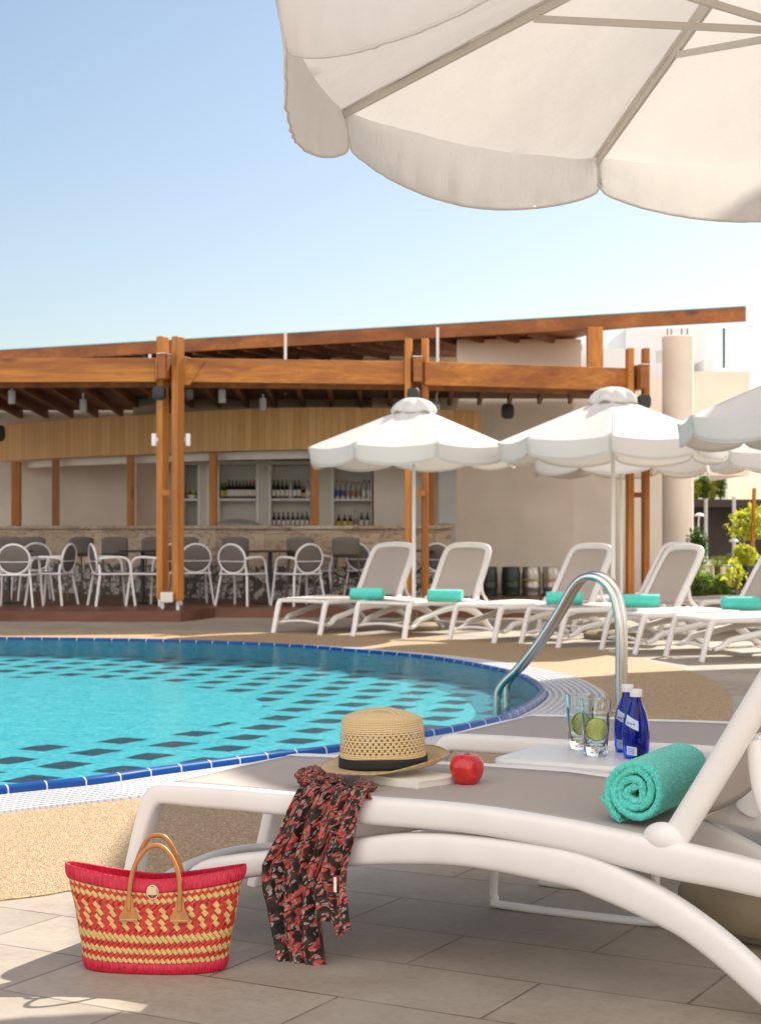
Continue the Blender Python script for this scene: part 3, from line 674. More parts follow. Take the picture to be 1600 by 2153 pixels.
def drink(px,py,label,ang):
    g=G(px,py,TZ); t=thing('drinking_glass',label,'glass',(g.x,g.y,TZ+.0005),0,'glasses of water with lime')
    Hh=.176; r0,r1=.036,.049
    prof=[(.001,0),(r0-.004,0),(r0,.004),(r0+.002,.03)]+[(r0+(r1-r0)*k/8,Hh*k/8) for k in range(2,9)]+[(r1-.001,Hh+.001),(r1-.0022,Hh)]
    prof+=[(r0+(r1-r0)*k/8-.0024,Hh*k/8) for k in range(7,1,-1)]+[(r0-.004,.031),(r0-.01,.028),(.001,.027)]
    M().lathe(prof,seg=40,close=False).build('tumbler',MAT['glass'],t)
    zt=.135
    wp=[(.001,.0275),(r0-.0105,.0285),(r0-.0045,.0315)]+[(r0+(r1-r0)*(z/Hh)-.0028,z) for z in (.05,.08,.11,zt)]+[(.001,zt+.0005)]
    M().lathe(wp,seg=32,close=False).build('water_fill',MAT['drink'],t)
    sm=M().lathe([(.001,-.003),(.0345,-.003),(.0345,.003),(.001,.003)],seg=28,close=False)
    ri=M().lathe([(.0346,-.0034),(.0368,-.003),(.0368,.003),(.0346,.0034)],seg=28,close=False)
    se=M()
    for k in range(8): a=2*PI*k/8; se.bar((0.003*cos(a),.003*sin(a),.0034),(.029*cos(a),.029*sin(a),.0034),.0012,.0008); se.bar((0.003*cos(a),.003*sin(a),-.0034),(.029*cos(a),.029*sin(a),-.0034),.0012,.0008)
    mm=Matrix.Translation((0.002,-.012,.082))@Matrix.Rotation(R(ang),4,'Z')@Matrix.Rotation(R(80),4,'X')
    sm.xf(mm).build('lime_slice',MAT['lime'],t); ri.xf(mm).build('lime_rind',MAT['rind'],t.children[-1] if False else t)
    se.xf(mm).build('lime_pith',MAT['straw_brim'],t)
drink(1252,1589,'nearer glass of iced water with a full lime slice facing the camera',8)
drink(1220,1576,'glass of iced water partly hidden behind the nearer glass',30)
def bottle(px,py,label,rz):
    g=G(px,py,TZ); t=thing('water_bottle',label,'bottle',(g.x,g.y,TZ+.0005),R(rz),'blue glass water bottles')
    pr=[(.001,0),(.033,0),(.038,.004),(.0405,.02),(.0425,.06),(.0425,.085),(.040,.11),(.033,.138),(.024,.160),(.0185,.175),(.0165,.188),(.0165,.196)]
    M().lathe(pr,seg=36).build('glass_body',MAT['blueglass'],t)
    M().lathe([(.0178,.190),(.0190,.191),(.0190,.197),(.0178,.1975),(.0178,.1985),(.019,.199),(.019,.212),(.0178,.2135),(.001,.2135)],seg=28).build('screw_cap',MAT['cap'],t)
    rr=lambda z: lerp([(0,.038),(.02,.0405),(.06,.0425),(.085,.0425),(.11,.040),(.138,.033),(.16,.024)],z)+.0012
    def lab(a0,a1,z0,z1,sk=0,nm='paper_label',mt='label'):
        def fn(u,v):
            a=R(a0+(a1-a0)*u); z=z0+(z1-z0)*v+sk*(.5-u); r=rr(z)+(0 if mt=='label' else .0009); return (r*cos(a),r*sin(a),z)
        return M().grid(fn,12,5),nm,MAT[mt]
    m,nm,mt=lab(-150,-88,.098,.128,.020); L=m.build(nm,mt,t)
    for k in range(3):
        m,_,mt2=lab(-140+k*14,-131+k*14,.110-.0015*k,.114-.0015*k,.003,mt='ink'); m.build('label_mark',mt2,L)
    m,nm,mt=lab(-140,-95,.014,.040,.004); L=m.build(nm,mt,t)
    m,_,mt2=lab(-134,-101,.018,.034,.003,mt='ink')
    for k in range(4):
        m,_,mt2=lab(-133,-103,.019+k*.0048,.0205+k*.0048,.003,mt='ink'); m.build('label_mark',mt2,L)
bottle(1337,1595,'nearer blue glass water bottle with white cap beside the rolled towel',0)
bottle(1319,1581,'blue glass water bottle standing behind the nearer one',-6)
# ------------------------------------------------------------------ hat, book, apple, scarf, bag
g=G(880,1664,.436); bz=.4365
t=thing('book','cream paperback book under the straw hat','book',(g.x,g.y,bz),R(44))
M().box(.004,.171,.004,.236,.003,.0225).build('pages',MAT['paper'],t,sm=False)
m=M().box(0,.175,0,.24,0,.0028).box(0,.175,0,.24,.0228,.0255).box(-.0015,.0002,0,.24,.0001,.0254); m.build('cover',MAT['cover'],t,sm=False)
g=G(981,1653,.436); t=thing('apple','shiny red apple beside the book on the lounger','apple',(g.x,g.y,.437))
def af(r,z,th): return (r*(1+.025*cos(5*th+.5)*(1-abs(z-.045)/.06)),z)
M().lathe([(.001,.010),(.010,.004),(.020,.0),(.032,.007),(.043,.022),(.0495,.043),(.0505,.058),(.046,.074),(.036,.087),(.024,.092),(.013,.0905),(.006,.084),(.001,.077)],seg=40,f=af,close=False).build('fruit',MAT['apple'],t,sub=1)
M().sweep([(0,0,.076),(.002,.0,.086),(.005,0,.096)],.0013,.0013,seg=6).build('stem',MAT['bark'],t)
# hat
g=G(806,1629,.45)
hat=thing('straw_hat','woven straw fedora hat with black ribbon on the lounger','hat',(g.x,g.y,.476)); hat.rotation_euler=(R(2),R(-1.5),R(-6))
HA,HB=.130,.105; HH=.170
def crown(u,v):
    th=2*PI*u; c,s=cos(th),sin(th)
    if v<.62:
        f=v/.62; k=1-.075*f**1.3; return (HA*k*c,HB*k*s,HH*.80*f*(1))
    f=(v-.62)/.38; k=.925*cos(f*PI/2)**.62 if f<1 else .0; x=HA*k*c; y=HB*k*s
    z=HH*(.80+.20*sin(f*PI/2)**.8*1.0)
    z-=.030*(x/HA)**2*f*1.0
    d=math.exp(-(y/(HB*.30))**2)*smooth(0,.5,f)*smooth(1.05,.1,abs(x/HA+.0))
    z-=.046*d*smooth(-1.3,.6,x/HA)
    return (x,y,z+.009*(-x/HA)*f)
M().grid(crown,96,48,True).build('crown',MAT['straw_hat'],hat)
def brim(u,v):
    th=2*PI*u; c,s=cos(th),sin(th); a=HA*(1-v)+.193*v; b=HB*(1-v)+.172*v
    up=.030*smooth(-.1,1,c)+.022*max(0,s)**1.5-.004*smooth(.2,1,-c)+.004*max(0,-s)
    return (a*c,b*s,up*v**1.6+.0)
M().grid(brim,96,10,True).build('brim',MAT['straw_brim'],hat,solid=.0025)
M().sweep([Vector(brim(k/64,1))+Vector((0,0,.0005)) for k in range(64)],.0026,.0026,seg=6,closed=True).build('brim_edge',MAT['straw_brim'],hat)
def rib(u,v):
    th=2*PI*u; k=1.012-.006*v; return (HA*k*cos(th),HB*k*sin(th),.001+.032*v+.002*sin(th*3))
M().grid(rib,64,3,True).build('ribbon',MAT['ribbon'],hat,solid=.002)
# scarf
Lx=[(1650,650),(1700,622),(1760,603),(1810,580),(1860,577),(1910,583),(1955,590),(2000,603),(2040,622)]
Rx=[(1650,793),(1700,775),(1760,766),(1810,760),(1860,757),(1910,761),(1955,766),(2040,766)]
YB=[(0,2004),(.10,2038),(.35,2030),(.45,2024),(.62,2018),(.655,1925),(.72,1930),(.86,1960),(1,1944)]
top=[(0,0)]
def scf(u,v):
    du=.02*fbm((u*3,v*4,5)); 
    fold=.8*sin(2*PI*(4.3*u+.5*v+.6*fbm((u*2.2,v*1.6,1))))+.5*sin(2*PI*(8.7*u-.8*v+.6*fbm((u*3,v*1.8,7))))+.3*fbm((u*16,v*3.5,4))
    if v<.22:          # lying on the bed, gathered
        f=1-v/.22; s_l=side(648,1650)[0]; s_r=side(793,1655)[0]
        sc=s_l+(s_r-s_l)*(u*(1-.22*f)+.10*f)
        y=-.036+.24*f; 
        z=.453+.009*fold*(.35+.65*f)+.008*sin(PI*min(1,f*1.3))
        sc+=.012*fbm((u*6,f*5,2))-.5*(y+.036)
        return ML@Vector((sc,y,max(z,.447)))
    g=(v-.22)/.78; yb=lerp(YB,u); py=1650+(yb-1650)*g+ (1-g)*2
    L=lerp(Lx,py); Rr=lerp(Rx,py); px=L+(Rr-L)*(u+.012*sin(9*g+u*7))
    s,z=side(px,py); amp=.010+.012*min(1,g*3)
    y=-.046-amp*.5+amp*fold*.62-.010*sin(g*2.5)
    s+=.006*fold*g
    return ML@Vector((s,y,z+.0))
o=M().grid(scf,110,130).build('scarf',MAT['scarf'],solid=.0012)
tag(o,'sheer black and coral floral scarf draped over the near rail of the lounger','scarf')
om=o.matrix_world.copy()
kn=M()
def blob(c,rx,ry,rz,seed,n=40):
    def fn(u,v):
        th=2*PI*u; ph=PI*v; d=Vector((sin(ph)*cos(th),sin(ph)*sin(th),cos(ph)))
        k=1+.22*fbm((d.x*2.2+seed,d.y*2.2,d.z*2.2))+.10*sin(7*th+4*ph+seed)*sin(ph)
        return Vector(c)+Vector((d.x*rx*k,d.y*ry*k,d.z*rz*k))
    kn.grid(fn,n,n//2,True)
def onbed(px,py,z): return G(px,py,z)
a=onbed(655,1634,.468); blob(a,.044,.04,.030,1); a=onbed(690,1640,.458); blob(a,.04,.045,.016,4); a=onbed(768,1654,.458); blob(a,.032,.04,.018,9)
kk=kn.build('knot',MAT['scarf'],None); kk.parent=o; kk.matrix_parent_inverse=Matrix.Translation(-Vector(o.location)); 
# care label on the scarf
s,z=side(735,1850); m=M().grid(lambda u,v: ML@Vector((s-.004+.009*u,-.078,z-.02+.04*v)),2,4); cl=m.build('care_tag',MAT['paper'],None); cl.parent=o; cl.matrix_parent_inverse=Matrix.Translation(-Vector(o.location))
# bag
g=G(318,2051); BY=g.y+.085; bag=thing('straw_bag','red and natural woven straw shopping bag with tan leather handles on the paving','bag',(g.x,BY,0),R(-4))
def half(v):   # half width and depth of the basket at height fraction v
    return (.183+.055*max(v,0)**.9, .078-.038*max(v,0)**1.5)
def rimz(c): return .234+.036*abs(c)**1.5
def bagp(th,v,out=0):
    a,b=half(v); c,s=cos(th),sin(th); pw=.72
    x=math.copysign(abs(c)**pw,c)*a; y=math.copysign(abs(s)**.85,s)*b
    nx,ny=c/a,s/b; r=math.hypot(nx,ny) or 1; x+=out*nx/r; y+=out*ny/r
    x+=.003*fbm((c*2,v*3,3)); y+=.004*fbm((s*2+c*2,v*3,8))
    return Vector((x,y,.004+v*rimz(math.copysign(abs(c)**.72,c))))
m=M(); m.grid(lambda u,v:bagp(2*PI*u,v),96,20,True); bd=m.build('backing',MAT['darkred'],bag,solid=.003)
# perimeter lookup so strands are equal width
NP=1200; per=[0.0]; 
for k in range(NP): per.append(per[-1]+(bagp(2*PI*(k+1)/NP,.5)-bagp(2*PI*k/NP,.5)).length)
PT=per[-1]
def th_at(d):
    d=d%PT; lo,hi=0,NP
    while hi-lo>1:
        mid=(lo+hi)//2
        if per[mid]<=d: lo=mid
        else: hi=mid
    return 2*PI*(lo+(d-per[lo])/(per[lo+1]-per[lo]))/NP
sm=[M(),M()]
def strand(d,v,sgn,L,Wd,straw,lift):
    # one flat strip of palm leaf, long axis leaning: sgn +1 down to the right, -1 up to the right
    hgt=.207/.785; an=R(47); ax=(cos(an),-sgn*sin(an)); bx=(sgn*sin(an),cos(an)); P=[]
    for (p,q) in ((-1,-1),(1,-1),(1,1),(-1,1)): P.append((d+ax[0]*p*L/2+bx[0]*q*Wd/2, v+(ax[1]*p*L/2+bx[1]*q*Wd/2)/hgt))
    M_=sm[1 if straw else 0]; vs=[bagp(th_at(dd),vv,.0006) for dd,vv in P]; vs.append(bagp(th_at(d),v,lift+.0012))
    vs+=[bagp(th_at(dd+(d-dd)*.2),vv+(v-vv)*.2,lift+.0006) for dd,vv in P]
    M_.add(vs,[(0,1,6,5),(1,2,7,6),(2,3,8,7),(3,0,5,8),(5,6,4),(6,7,4),(7,8,4),(8,5,4)])
hz=[('S',20),('R',27),('S',32),('R',32),('Z',38),('Z',38),('Z',38),('Z',38),('R',30),('S',50),('R',38),('S',36),('R',32),('S',30)]
tot=sum(h for _,h in hz); v1,v0=.885,.10; acc=0
for ri,(ty,h) in enumerate(hz):
    vc=v1-(v1-v0)*(acc+h/2)/tot; hm=h/tot*.207; acc+=h
    if ty=='Z':
        n=int(PT/.0335)
        for c in range(n):
            d0=c*PT/n
            strand(d0+(.0035 if ri%2 else -.0035),vc,1,.0225,.0135,True,.0030+random.random()*.0006)
            for e in (.30,.52,.78): strand(d0+e*PT/n,vc+random.uniform(-.004,.004),-1,.027,.0095,False,.0018+random.random()*.0008)
    else:
        n=int(PT/.0160)
        for c in range(n):
            d0=c*PT/n+(.008 if ri%2 else 0)
            if ty=='S': strand(d0,vc,1,min(.032,max(.020,hm*1.5)),.0120,True,.0030+random.random()*.0006)
            else: strand(d0,vc,-1,max(.024,hm*1.8),.0105,False,.0018+random.random()*.0008)
sm[0].build('red_weave',MAT['red'],bag,sm=False); sm[1].build('natural_weave',MAT['straw'],bag,sm=False)
for nm,a,b,o0 in (('base_binding',-.01,.105,.0045),('rim_binding',.875,1.015,.0045)):
    m=M(); m.grid(lambda u,v: bagp(2*PI*u,a+(b-a)*v,o0+.003*sin(PI*v)+.0008*sin(u*2*PI*90)),360,8,True); m.build(nm,MAT['raffia'],bag,solid=.004)
    if nm=='rim_binding':
        m=M(); m.grid(lambda u,v: bagp(2*PI*u,1.015-.1*v,-.006),180,4,True); m.build('inner_binding',MAT['raffia'],bag)
for sgn in (-1,1):
    hx=.0; w_=.068
    yb=lambda v: sgn*(half(v)[1]+.012)
    cx=.010 if sgn<0 else -.004; zt=.334 if sgn<0 else .345
    pts=[(cx-w_,yb(.72),.165),(cx-w_,yb(.85),.20),(cx-w_+.003,yb(.9)*.95,.245),(cx-w_+.016,yb(.9)*.86,.288),(cx-.026,yb(.9)*.78,zt-.010),(cx,yb(.9)*.76,zt),(cx+.026,yb(.9)*.78,zt-.010),(cx+w_-.016,yb(.9)*.86,.288),(cx+w_-.003,yb(.9)*.95,.245),(cx+w_,yb(.85),.20),(cx+w_,yb(.72),.165)]
    h=M().sweep(catmull(pts,6),.0062,.0062,seg=12).build('handle',MAT['leather'],bag)
    for sx in (-w_,w_):
        pl=[(-.023,.138),(.023,.138),(.024,.150),(.012,.172),(.007,.20),(-.007,.20),(-.012,.172),(-.024,.150)]
        vs=[];n=len(pl)
        for o_ in (.006,.0105):
            for (x,z) in pl:
                vs.append((cx+sx+x,sgn*(half(z/.25)[1]+o_),z))
        M().add(vs,[list(range(n)) ,list(range(n,2*n))[::-1]]+[(i,(i+1)%n,n+(i+1)%n,n+i) for i in range(n)]).build('leather_patch',MAT['leather'],h,sm=False,bev=.001)
        st=M()
        for k in range(9):
            x=-.020+k*.005; st.box(cx+sx+x-.0017,cx+sx+x+.0017,sgn*(half(.6)[1]+.0118)-.0006,sgn*(half(.6)[1]+.0118)+.0006,.1415,.1427)
        st.build('stitching',MAT['stitch'],h,sm=False)
m=M(); lp=[(.004+.015*cos(a),-(half(.9)[1]+.012),.212+.018*sin(a)) for a in [2*PI*k/20 for k in range(20)]]; m.sweep(lp,.0018,.0018,seg=6,closed=True)
m.box(-.008,.016,-(half(.9)[1]+.020),-(half(.9)[1]+.010),.207,.226); m.build('toggle_loop',MAT['stitch'],bag)
# ------------------------------------------------------------------ pool ladder
t=thing('pool_ladder','stainless steel pool ladder handrails arching over the pool edge','ladder')
a=G(1302,1498); bq=G(1045,1482)
t.location=(a.x,a.y,0)
e=Vector((bq.x-a.x,bq.y-a.y,0)); off=Vector((.10,.50,0))
for k in (0,1):
    o_=off*k
    prof=[(0,-.02),(0,.2),(0,.45),(.012,.62),(.06,.765),(.155,.85),(.27,.862),(.37,.80),(.50,.62),(.66,.42),(.83,.245),(.93,.165),(.985,.10),(1.0,.03),(1.0,-.2)]
    pts=catmull([e*s+o_+Vector((0,0,z)) for s,z in prof],6)
    M().tube(pts,.0265,16).build('handrail',MAT['steel'],t)
    M().lathe([(.055,0),(.055,.008),(.03,.014)],c=o_,seg=20).build('floor_flange',MAT['steel'],t)
for z in (-.05,-.16):
    M().bar(e+Vector((0,0,z)),e+off+Vector((0,0,z)),.07,.02).build('rung',MAT['steel'],t)
# ------------------------------------------------------------------ bar building
DZ=.13
dk=[G(0,1306).xy+Vector((-1.5,0)),G(380,1308).xy,G(452,1299).xy,G(1200,1299).xy,Vector((4.2,23.2)),Vector((4.2,34)),Vector((-12,34)),Vector((-12,21.4))]
dm_=M().prism([tuple(p) for p in dk],0,DZ)
o=dm_.build('deck',MAT['deck'],sm=False,mw=Matrix()); tag(o,'raised dark brown timber deck under the bar chairs',None,None,'structure')
posts=[]
def ppost(px,top,Y,px2,Y2,wd,dp,rz,label,low=None):
    t=thing('pergola_post',label,'post',(X((px+px2)/2,Y),Y,DZ),0,'twin timber posts carrying the pergola')
    for q,YY in ((px,Y),(px2,Y2)):
        zt=Z(top,YY); c=Vector((X(q,YY)-t.location.x,YY-Y,0))
        m=M().box(-wd/2,wd/2,-dp/2,dp/2,.12,zt-DZ); m.xf(Matrix.Translation(c)@Matrix.Rotation(R(rz),4,'Z')); m.build('timber',MAT['post'],t,sm=False,bev=.012)
        m=M().box(-.02,.02,-.03,.03,0,.13); m.xf(Matrix.Translation(c)); m.build('metal_foot',MAT['white_metal'],t,sm=False)
    c=Vector((X((px+px2)/2,(Y+Y2)/2)-t.location.x,(Y2-Y)/2,1.50))
    hw=abs(X(px2,Y)-X(px,Y))/2
    M().box(c.x-hw,c.x+hw,c.y-.03,c.y+.03,c.z-.03,c.z+.04).build('spacer',MAT['post'],t,sm=False)
    return t
ppost(342,707,21.95,374,21.6,.105,.14,-32,'twin timber posts at the left with a small white box at their foot')
ppost(859,712,22.1,894,22.3,.085,.16,-8,'twin timber posts behind the leftmost parasol')
ppost(1324,732,23.1,1357,23.5,.085,.16,8,'twin timber posts at the right end of the pergola by the column')
# front beams
pg=thing('pergola','orange stained timber pergola roof over the bar terrace','pergola',(0,22.4,DZ))
PGI=Matrix.Translation((0,-22.4,-DZ))
bpts=[(-7.2,21.9),(X(345,21.75),21.75),(X(875,22.2),22.2),(X(1342,23.2),23.2)]
for (p,q) in zip(bpts,bpts[1:]):
    d=(Vector(q)-Vector(p)).normalized(); p_=Vector(p)+d*.10; q_=Vector(q)-d*.10
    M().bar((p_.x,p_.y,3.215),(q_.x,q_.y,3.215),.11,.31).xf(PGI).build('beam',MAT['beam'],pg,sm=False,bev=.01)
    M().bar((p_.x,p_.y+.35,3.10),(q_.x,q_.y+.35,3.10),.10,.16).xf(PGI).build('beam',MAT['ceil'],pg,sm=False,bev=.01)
# beam ends poking between the posts
for (px,Y,rz) in ((360,21.75,-20),(877,22.15,0),(1341,23.2,10)):
    m=M().box(-.055,.055,-.28,.6,3.08,3.40); m.xf(PGI@Matrix.Translation((X(px,Y),Y,0))@Matrix.Rotation(R(rz),4,'Z')); m.build('beam_end',MAT['dark_beam'],pg,sm=False,bev=.012)
    m=M().box(-.06,.06,-.29,.61,3.402,3.412); m.xf(PGI@Matrix.Translation((X(px,Y),Y,0))@Matrix.Rotation(R(rz),4,'Z')); m.build('metal_cap',MAT['white_metal'],pg,sm=False)
m=M().add([(X(385,21.8),21.6,3.38),(X(432,21.8),21.75,3.33),(X(400,21.8),21.7,3.02),(X(385,21.8),21.68,3.02),(X(385,21.8),21.8,3.38),(X(432,21.8),21.9,3.33),(X(400,21.8),21.82,3.02),(X(385,21.8),21.82,3.02)],[(0,1,2,3),(7,6,5,4),(0,4,5,1),(1,5,6,2),(2,6,7,3),(3,7,4,0)]); m.xf(PGI); m.build('beam_bracket',MAT['beam'],pg,sm=False)
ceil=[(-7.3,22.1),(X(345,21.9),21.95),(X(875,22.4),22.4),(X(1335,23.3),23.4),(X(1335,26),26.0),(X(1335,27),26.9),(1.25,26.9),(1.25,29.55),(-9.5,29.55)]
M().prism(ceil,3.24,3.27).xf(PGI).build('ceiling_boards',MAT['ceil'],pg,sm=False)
jm=[]
for k in range(26):
    x0=-7.0+k*.42; y0=lerp([(a,b) for a,b in bpts],x0)+.2; x1=x0*1.10; y1=lerp([(-8,30.5),(-4,29),(0,26.8),(4,25.9)],x1)
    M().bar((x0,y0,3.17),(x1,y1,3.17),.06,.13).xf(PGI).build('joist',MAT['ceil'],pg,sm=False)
# down lights
for px,py,Y in ((25,835,23),(175,853,24),(467,833,23),(553,850,24.2),(918,863,24.2)):
    z=Z(py,Y); m=M().lathe([(.045,z-.09),(.05,z-.085),(.05,z+.09),(.015,z+.09),(.015,3.10)],c=(X(px,Y),Y,0),seg=18)
    tag(m.build('ceiling_spotlight',MAT['fridge']),'small grey cylinder spotlight under the pergola ceiling','light','cylinder spotlights under the pergola')
# loudspeakers
sp=[(338,828,21.75,.085,'black oval loudspeaker on the left face of the left twin posts'),(396,832,22.0,.07,'black loudspeaker just right of the left twin posts'),(870,832,21.95,.085,'black loudspeaker above the leftmost parasol'),(1350,846,23.0,.09,'black loudspeaker behind the cap of the ladder parasol'),(1066,866,24.6,.10,'black loudspeaker hanging near the kegs wall'),(0,912,27.5,.12,'black loudspeaker at the left edge of the picture')]
for px,py,Y,r,lb in sp:
    t=thing('loudspeaker',lb,'loudspeaker',(X(px,Y),Y-.12,Z(py,Y)),R(random.uniform(-20,20)),'black loudspeakers of the bar')
    M().sweep([(0,.10,0),(0,.06,0),(0,-.05,0),(0,-.09,0),(0,-.10,0)],[r*.6,r,r*1.12,r*1.05,r*.8],[r*.6,r*.9,r*.95,r*.9,r*.7],seg=24,p=.62).build('speaker_cabinet',MAT['black'],t)
    M().box(-.02,.02,.05,.14,-.02,.02).build('bracket',MAT['black'],t,sm=False)
for px,lb in ((325,'white cylinder wall lamp left of the left twin posts'),(396,'white cylinder wall lamp right of the left twin posts')):
    Y=21.7; t=thing('wall_lamp',lb,'lamp',(X(px,Y),Y-.05,Z(938,Y)),0,'white up and down lamps on the posts')
    M().lathe([(.03,0),(.034,.004),(.034,.155),(.03,.16)],seg=18).build('lamp_body',MAT['white_metal'],t)
    M().box(-.01 if px<350 else -.05,.05 if px<350 else .01,.0,.04,.06,.11).build('wall_mount',MAT['white_metal'],t,sm=False)
m=M().box(X(340,21.6),X(366,21.6),21.45,21.58,DZ+.10,DZ+.23); tag(m.build('switch_box',MAT['shelf'],bev=.01),'small white box between the left twin posts at the deck','box')
# fascia
fa=[(-6.6,29.2),(-6.32,28.7),(-5.1,27.4),(-3.69,26.2),(-2.5,25.2),(-1.386,24.65),(-.6,24.55),(0,24.7),(.75,24.95),(1.48,25.3)]
fc=[v for v in catmull([(a,b,0) for a,b in fa],6)]
def ribbon(pts,z0,z1,th=.05,mat=None,inset=0):
    m=M(); d=0; vs=[];uv=[]; 
    P=[Vector(p) for p in pts]; n=len(P); N_=[]
    for i in range(n):
        t_=(P[min(i+1,n-1)]-P[max(i-1,0)]).normalized(); N_.append(Vector((t_.y,-t_.x,0)))
    ds=[0]
    for i in range(1,n): ds.append(ds[-1]+(P[i]-P[i-1]).length)
    def cross(i): 
        f=P[i]+N_[i]*(inset+th); b_=P[i]+N_[i]*inset
        return [(f.x,f.y,z0),(f.x,f.y,z1),(b_.x,b_.y,z1),(b_.x,b_.y,z0)]
    for i in range(n): 
        vs+=cross(i); uv+=[(ds[i],z0),(ds[i],z1),(ds[i],z1+th),(ds[i],z0-th)]
    fs=[]
    for i in range(n-1):
        for k in range(4):
            l=(k+1)%4; fs.append((i*4+k,(i+1)*4+k,(i+1)*4+l,i*4+l))
    fs+=[(0,1,2,3),tuple((n-1)*4+k for k in (3,2,1,0))]
    return m.add(vs,fs,uv)
bar=thing('beach_bar','curved open bar with oak canopy band, marble counter and timber columns','bar',(0,25,DZ)); BI=Matrix.Translation((0,-25,-DZ))
ribbon(fc,2.32,2.93,.05).xf(BI).build('canopy_band',MAT['planks'],bar,sm=False)
ribbon(fc,2.20,2.32,.02,inset=-.25).xf(BI).build('soffit',MAT['shelf'],bar,sm=False)
cs=[p for p in fc if p.x<1.1]
ribbon(cs,.62,1.17,.10,inset=-.02).xf(BI).build('counter_front',MAT['marble'],bar,sm=False)
ribbon(cs,DZ,.62,.09,inset=-.02).xf(BI).build('patterned_base',MAT['floral'],bar,sm=False)
ribbon(cs,1.17,1.215,.55,inset=-.38).xf(BI).build('counter_top',MAT['marble'],bar,sm=False)
for px,w_ in ((38,.15),(127,.11),(268,.11),(451,.115),(668,.12),(912,.12)):
    # column position on the arc
    best=min(fc,key=lambda p: abs(800+F*p.x/p.y-px)); 
    m=M().box(best.x-w_/2,best.x+w_/2,best.y+.02,best.y+.02+w_,1.216,2.30); m.xf(BI); m.build('column',MAT['post'],bar,sm=False,bev=.01)
# walls
def wallpx(name,p0,p1,z0,z1,Y,th,mat,label,cat='wall'):
    m=M().box(X(p0,Y),X(p1,Y),Y,Y+th,z0,z1); return tag(m.build(name,mat,sm=False),label,cat)
bld=thing('bar_building','low beige bar building with flat overhanging timber roof','building',(0,27,0)); B2=Matrix.Translation((0,-27,0))
def bw(p0,p1,z0,z1,Y,th,mat,nm='wall'):
    return M().box(X(p0,Y),X(p1,Y),Y,Y+th,z0,z1).xf(B2).build(nm,mat,bld,sm=False)
bw(-160,282,DZ,3.9,29.6,.3,MAT['stucco_light']); bw(282,332,DZ,2.6,29.9,.3,MAT['grey_wall'],'door_recess')
bw(332,700,DZ,2.9,27.6,.2,MAT['grey_wall']); bw(782,962,DZ,3.24,26.7,.3,MAT['stucco_light']); bw(280,784,2.45,3.6,27.0,.2,MAT['grey_wall']); bw(280,784,2.45,3.9,29.6,.2,MAT['grey_wall'])
bw(961,1206,DZ,4.2,27.0,.3,MAT['stucco']); bw(1206,1300,DZ,3.4,27.1,.3,MAT['stucco_light']); bw(1300,1395,DZ,3.62,27.4,.3,MAT['stucco_light'])
bw(420,961,3.3,4.2,29.9,.3,MAT['stucco']); bw(1206,1222,3.4,4.2,27.0,.3,MAT['stucco'])
bw(700,784,DZ,2.45,27.3,.2,MAT['grey_wall'])
# service hatch by the counter
fr=thing('fridge','pale upright fridge at the right end of the counter','fridge',(X(936,26.1),26.1,DZ)); 
M().box(-.17,.16,0,.5,.0,1.02).build('cabinet',MAT['fridge'],fr,sm=False,bev=.01); M().box(-.172,.162,-.02,-.002,.25,.85).build('door',MAT['fridge'],fr,sm=False,bev=.008)
M().box(-.18,.17,-.03,.5,1.02,1.05).build('lid',MAT['shelf'],fr,sm=False)
pn=M().box(X(922,26.3),X(960,26.3),26.3,26.6,1.25,3.0); tag(pn.build('service_panel',MAT['fridge'],sm=False),'tall pale grey panel above the fridge, left of the beige wall','panel')
# big roof
P0r=(X(1568,24.5),24.5); P1r=(X(-60,30.8),30.8)
rd=(Vector(P1r)-Vector(P0r)); rn=Vector((rd.y,-rd.x)).normalized()*-1
if rn.y<0: rn=-rn
poly=[P0r,(3.4,26.2),(2.6,29.9),tuple(Vector(P1r)+rn*5),P1r]
roof=M().prism(poly,4.24,4.36).xf(B2).build('roof',MAT['dark_beam'],bld,sm=False)
M().bar((*P0r,4.285),(*P1r,4.285),.07,.21).xf(B2).build('roof_fascia',MAT['dark_beam'],roof,sm=False,bev=.006)
M().bar((*P0r,4.398),(*P1r,4.398),.09,.014).xf(B2).build('metal_trim',plain('pale_teal_trim',(.25,.55,.58),.4),roof,sm=False)
for k in range(22):
    f=.22+(k+.5)/28; p=Vector(P0r).lerp(Vector(P1r),f); q=p+rn*2.4
    M().bar((p.x+rn.x*.06,p.y+rn.y*.06,4.19),(q.x,q.y,4.19),.06,.10).xf(B2).build('rafter',MAT['ceil'],roof,sm=False)
for p0,p1,Y,t0,t1 in ((1236,1268,25.3,3.3,4.2),):
    bw(p0,p1,t0,t1,Y,.2,MAT['post'],'roof_post')
for px,Y,z0,z1 in ((600,25.6,3.2,4.15),(920,25.4,3.2,4.2),(315,26.4,3.2,3.9)):
    m=M().lathe([(.022,z0),(.022,z1)],c=(X(px,Y),Y,0),seg=10).xf(B2); m.build('support_rod',MAT['white_metal'],bld)
m=M().lathe([(.018,3.6),(.018,4.2)],c=(X(1522,25.5),25.5,0),seg=10).xf(B2); m.build('support_rod',plain('dark_teal_metal',(.03,.10,.11),.4),bld)
